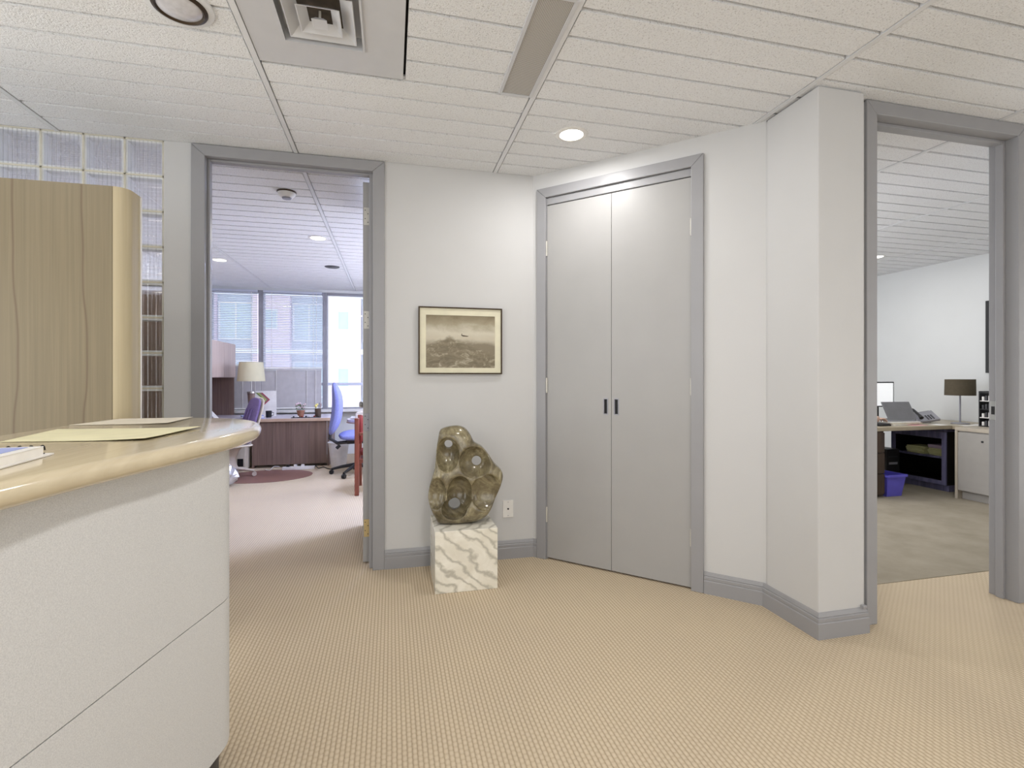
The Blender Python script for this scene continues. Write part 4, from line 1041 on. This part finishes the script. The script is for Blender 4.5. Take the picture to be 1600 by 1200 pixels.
for i in range(3):
    for j in range(4):
        p = Matrix.Rotation(R(24), 3, 'X') @ Matrix.Rotation(R(-14), 3, 'Y') @ Vector((.0+.025*i, -.075+.024*j, .017)); kb.obox((p.x, p.y, p.z+.06), (.014, .012, .006), Matrix.Rotation(R(24), 3, 'X') @ Matrix.Rotation(R(-14), 3, 'Y'))
kb.build('keys', 'darkgrey', t)
t = thing('pen_pot', 'small dark pot with pens behind the desk phone', 'pot', (5.86, 4.66, .7155))
MB().lathe([(0, 0), (.04, 0), (.04, .10), (.036, .10), (.036, .01), (0, .01)], 16, cap=False).build('pot', 'darkwood', t)
for dx, dy, mm_ in ((.015, .0, 'black'), (-.02, .01, 'paper'), (.0, .015, 'black')): MB().tube([(dx, dy, .012), (dx*3.4, dy*2, .20)], .005, 6).build('pen', mm_, t)
sheet('paper_sheet', [(5.62, 4.07), (5.735, 4.07), (5.735, 4.20), (5.62, 4.20)], .7152, 'paper', 'white sheet on the desk in front of the phone', .002)
sheet('paper_sheet', [(5.78, 3.95), (6.02, 3.90), (6.05, 4.03), (5.83, 4.05)], .7152, 'paper', 'white papers lying below the brown shaded lamp', .012)
sheet('paper_sheet', [(5.30, 4.10), (5.50, 4.10), (5.50, 4.20), (5.30, 4.20)], .7152, plain('pink_paper', (226, 170, 172), .7), 'pink note lying on the desk beside the phone', .001)
# picture on side wall
t = thing('wall_picture', 'dark framed picture on the side wall of the right office', 'picture', (6.44, 3.80, 1.67), -90)
fm = MB()
for s in (-1, 1): fm.box(s*.36-.015, s*.36+.015, -.03, 0, -.4, .4); fm.box(-.345, .345, -.03, 0, s*.385-.015, s*.385+.015)
fm.build('frame', 'black', t, bevel=.002); B(-.345, .345, -.02, -.002, -.37, .37).build('mount', 'paper', t)

# ------------------------------------------------------------------ the person at the right office desk
def skin_body(name, verts, edges, radii, mat, parent, lv=2, root=0):
    me = bpy.data.meshes.new(name); me.from_pydata(verts, edges, []); me.materials.append(M[mat])
    o = bpy.data.objects.new(name, me); C.objects.link(o); o.parent = parent
    sk = o.modifiers.new('skin', 'SKIN'); sk.use_smooth_shade = True
    if not me.skin_vertices: me.attributes  # the modifier makes the layer below
    bm = bmesh.new(); bm.from_mesh(me); lay = bm.verts.layers.skin.verify(); bm.verts.ensure_lookup_table()
    for i, v in enumerate(bm.verts):
        r = radii[i]; v[lay].radius = (r, r) if not isinstance(r, tuple) else r; v[lay].use_root = (i == root)
    bm.to_mesh(me); bm.free()
    s = o.modifiers.new('sub', 'SUBSURF'); s.levels = lv; s.render_levels = lv
    return o
t = thing('person', 'person sitting at the right office desk, hand resting on the keyboard', 'person', (4.38, 4.52, 0))
# local: facing +x; right side is -y
V = [(0, 0, .585), (.0, 0, .70), (.02, 0, .84), (.03, 0, .98), (.04, 0, 1.08), (.06, 0, 1.15), (.07, 0, 1.20),
     (.02, -.19, 1.02), (.20, -.26, .80), (.47, -.31, .775), (.02, .19, 1.02), (.20, .26, .80), (.44, .20, .775),
     (.02, -.10, .565), (.36, -.10, .55), (.38, -.10, .30), (.36, -.10, .08), (.50, -.10, .045), (.02, .10, .565), (.36, .10, .55), (.38, .10, .30), (.36, .10, .08), (.50, .10, .045)]
E = [(0, 1), (1, 2), (2, 3), (3, 4), (4, 5), (5, 6), (3, 7), (7, 8), (8, 9), (3, 10), (10, 11), (11, 12), (0, 13), (13, 14), (14, 15), (15, 16), (16, 17), (0, 18), (18, 19), (19, 20), (20, 21), (21, 22)]
Rr = [(.11, .15), (.11, .14), (.13, .15), (.11, .13), .06, .055, .055, .06, .048, .034, .06, .048, .034, .08, .066, .055, .04, .035, .08, .066, .055, .04, .035]
skin_body('body', V, E, Rr, 'shirt', t)
hd = MB().ball((.085, 0, 1.30), (.095, .075, .12), 20, 14)
hd.ball((.178, 0, 1.285), (.02, .014, .022), 8, 6).ball((.075, -.076, 1.29), (.018, .01, .03), 8, 6).ball((.075, .076, 1.29), (.018, .01, .03), 8, 6)
hd.tube([(.07, 0, 1.14), (.08, 0, 1.24)], [.052, .05], 12)
hd = hd.build('head', 'skin', t)
MB().ball((.07, 0, 1.325), (.104, .086, .115), 18, 12).build('hair', 'hair', t).location = (-.012, 0, .012)
for yy in (-.03, .03): MB().ball((.172, yy, 1.305), .011, 8, 6).build('eye', 'white', hd)
MB().tube([(.172, -.022, 1.238), (.178, 0, 1.236), (.172, .022, 1.238)], .005, 6).build('mouth', 'redfab', hd)
def hand(px, py, pz, ang, side):
    c, s = math.cos(ang), math.sin(ang)
    T = lambda x, y, z: (px+c*x-s*y*side, py+s*x+c*y*side, pz+z)
    V = [T(-.03, 0, .0), T(.0, 0, .002), T(.045, 0, .006), T(.085, 0, .006)]; E = [(0, 1), (1, 2), (2, 3)]; Rr = [(.022, .026), (.02, .028), (.016, .036), (.012, .034)]
    o = skin_body('hand', V, E, Rr, 'skin', t, 2)
    for k, (fy, ln) in enumerate(((-.030, .068), (-.010, .078), (.010, .072), (.029, .058))):
        P = [T(.065, fy*.8, .008), T(.092, fy, .013), T(.092+ln*.5, fy*1.1, .008), T(.092+ln*.85, fy*1.12, -.012), T(.092+ln*.92, fy*1.12, -.026)]
        skin_body('finger', P, [(i, i+1) for i in range(4)], [.0095, .0092, .0085, .0075, .006], 'skin', o, 1)
    P = [T(.01, -.02, .0), T(.035, -.048, -.004), T(.065, -.058, -.012), T(.088, -.056, -.022)]
    skin_body('thumb', P, [(0, 1), (1, 2), (2, 3)], [.012, .011, .0095, .007], 'skin', o, 1)
hand(.52, -.315, .778, .05, -1); hand(.49, .195, .778, -.1, 1)
t = thing('keyboard', 'black keyboard under the typing hand in the right office', 'keyboard', (4.98, 4.36, .7155), 90)
B(-.22, .22, -.075, .075, 0, .018).build('case', 'black', t, bevel=.003)
km = MB()
for i in range(14):
    for j in range(5): km.obox((-.2+.031*i, -.056+.028*j, .021), (.025, .022, .008))
km.build('keys', 'darkgrey', t, kind='stuff')
blue_chair('dark office chair under the seated person', (4.34, 4.52, .0), 0, 'darkgrey').scale = (1, 1, .84)
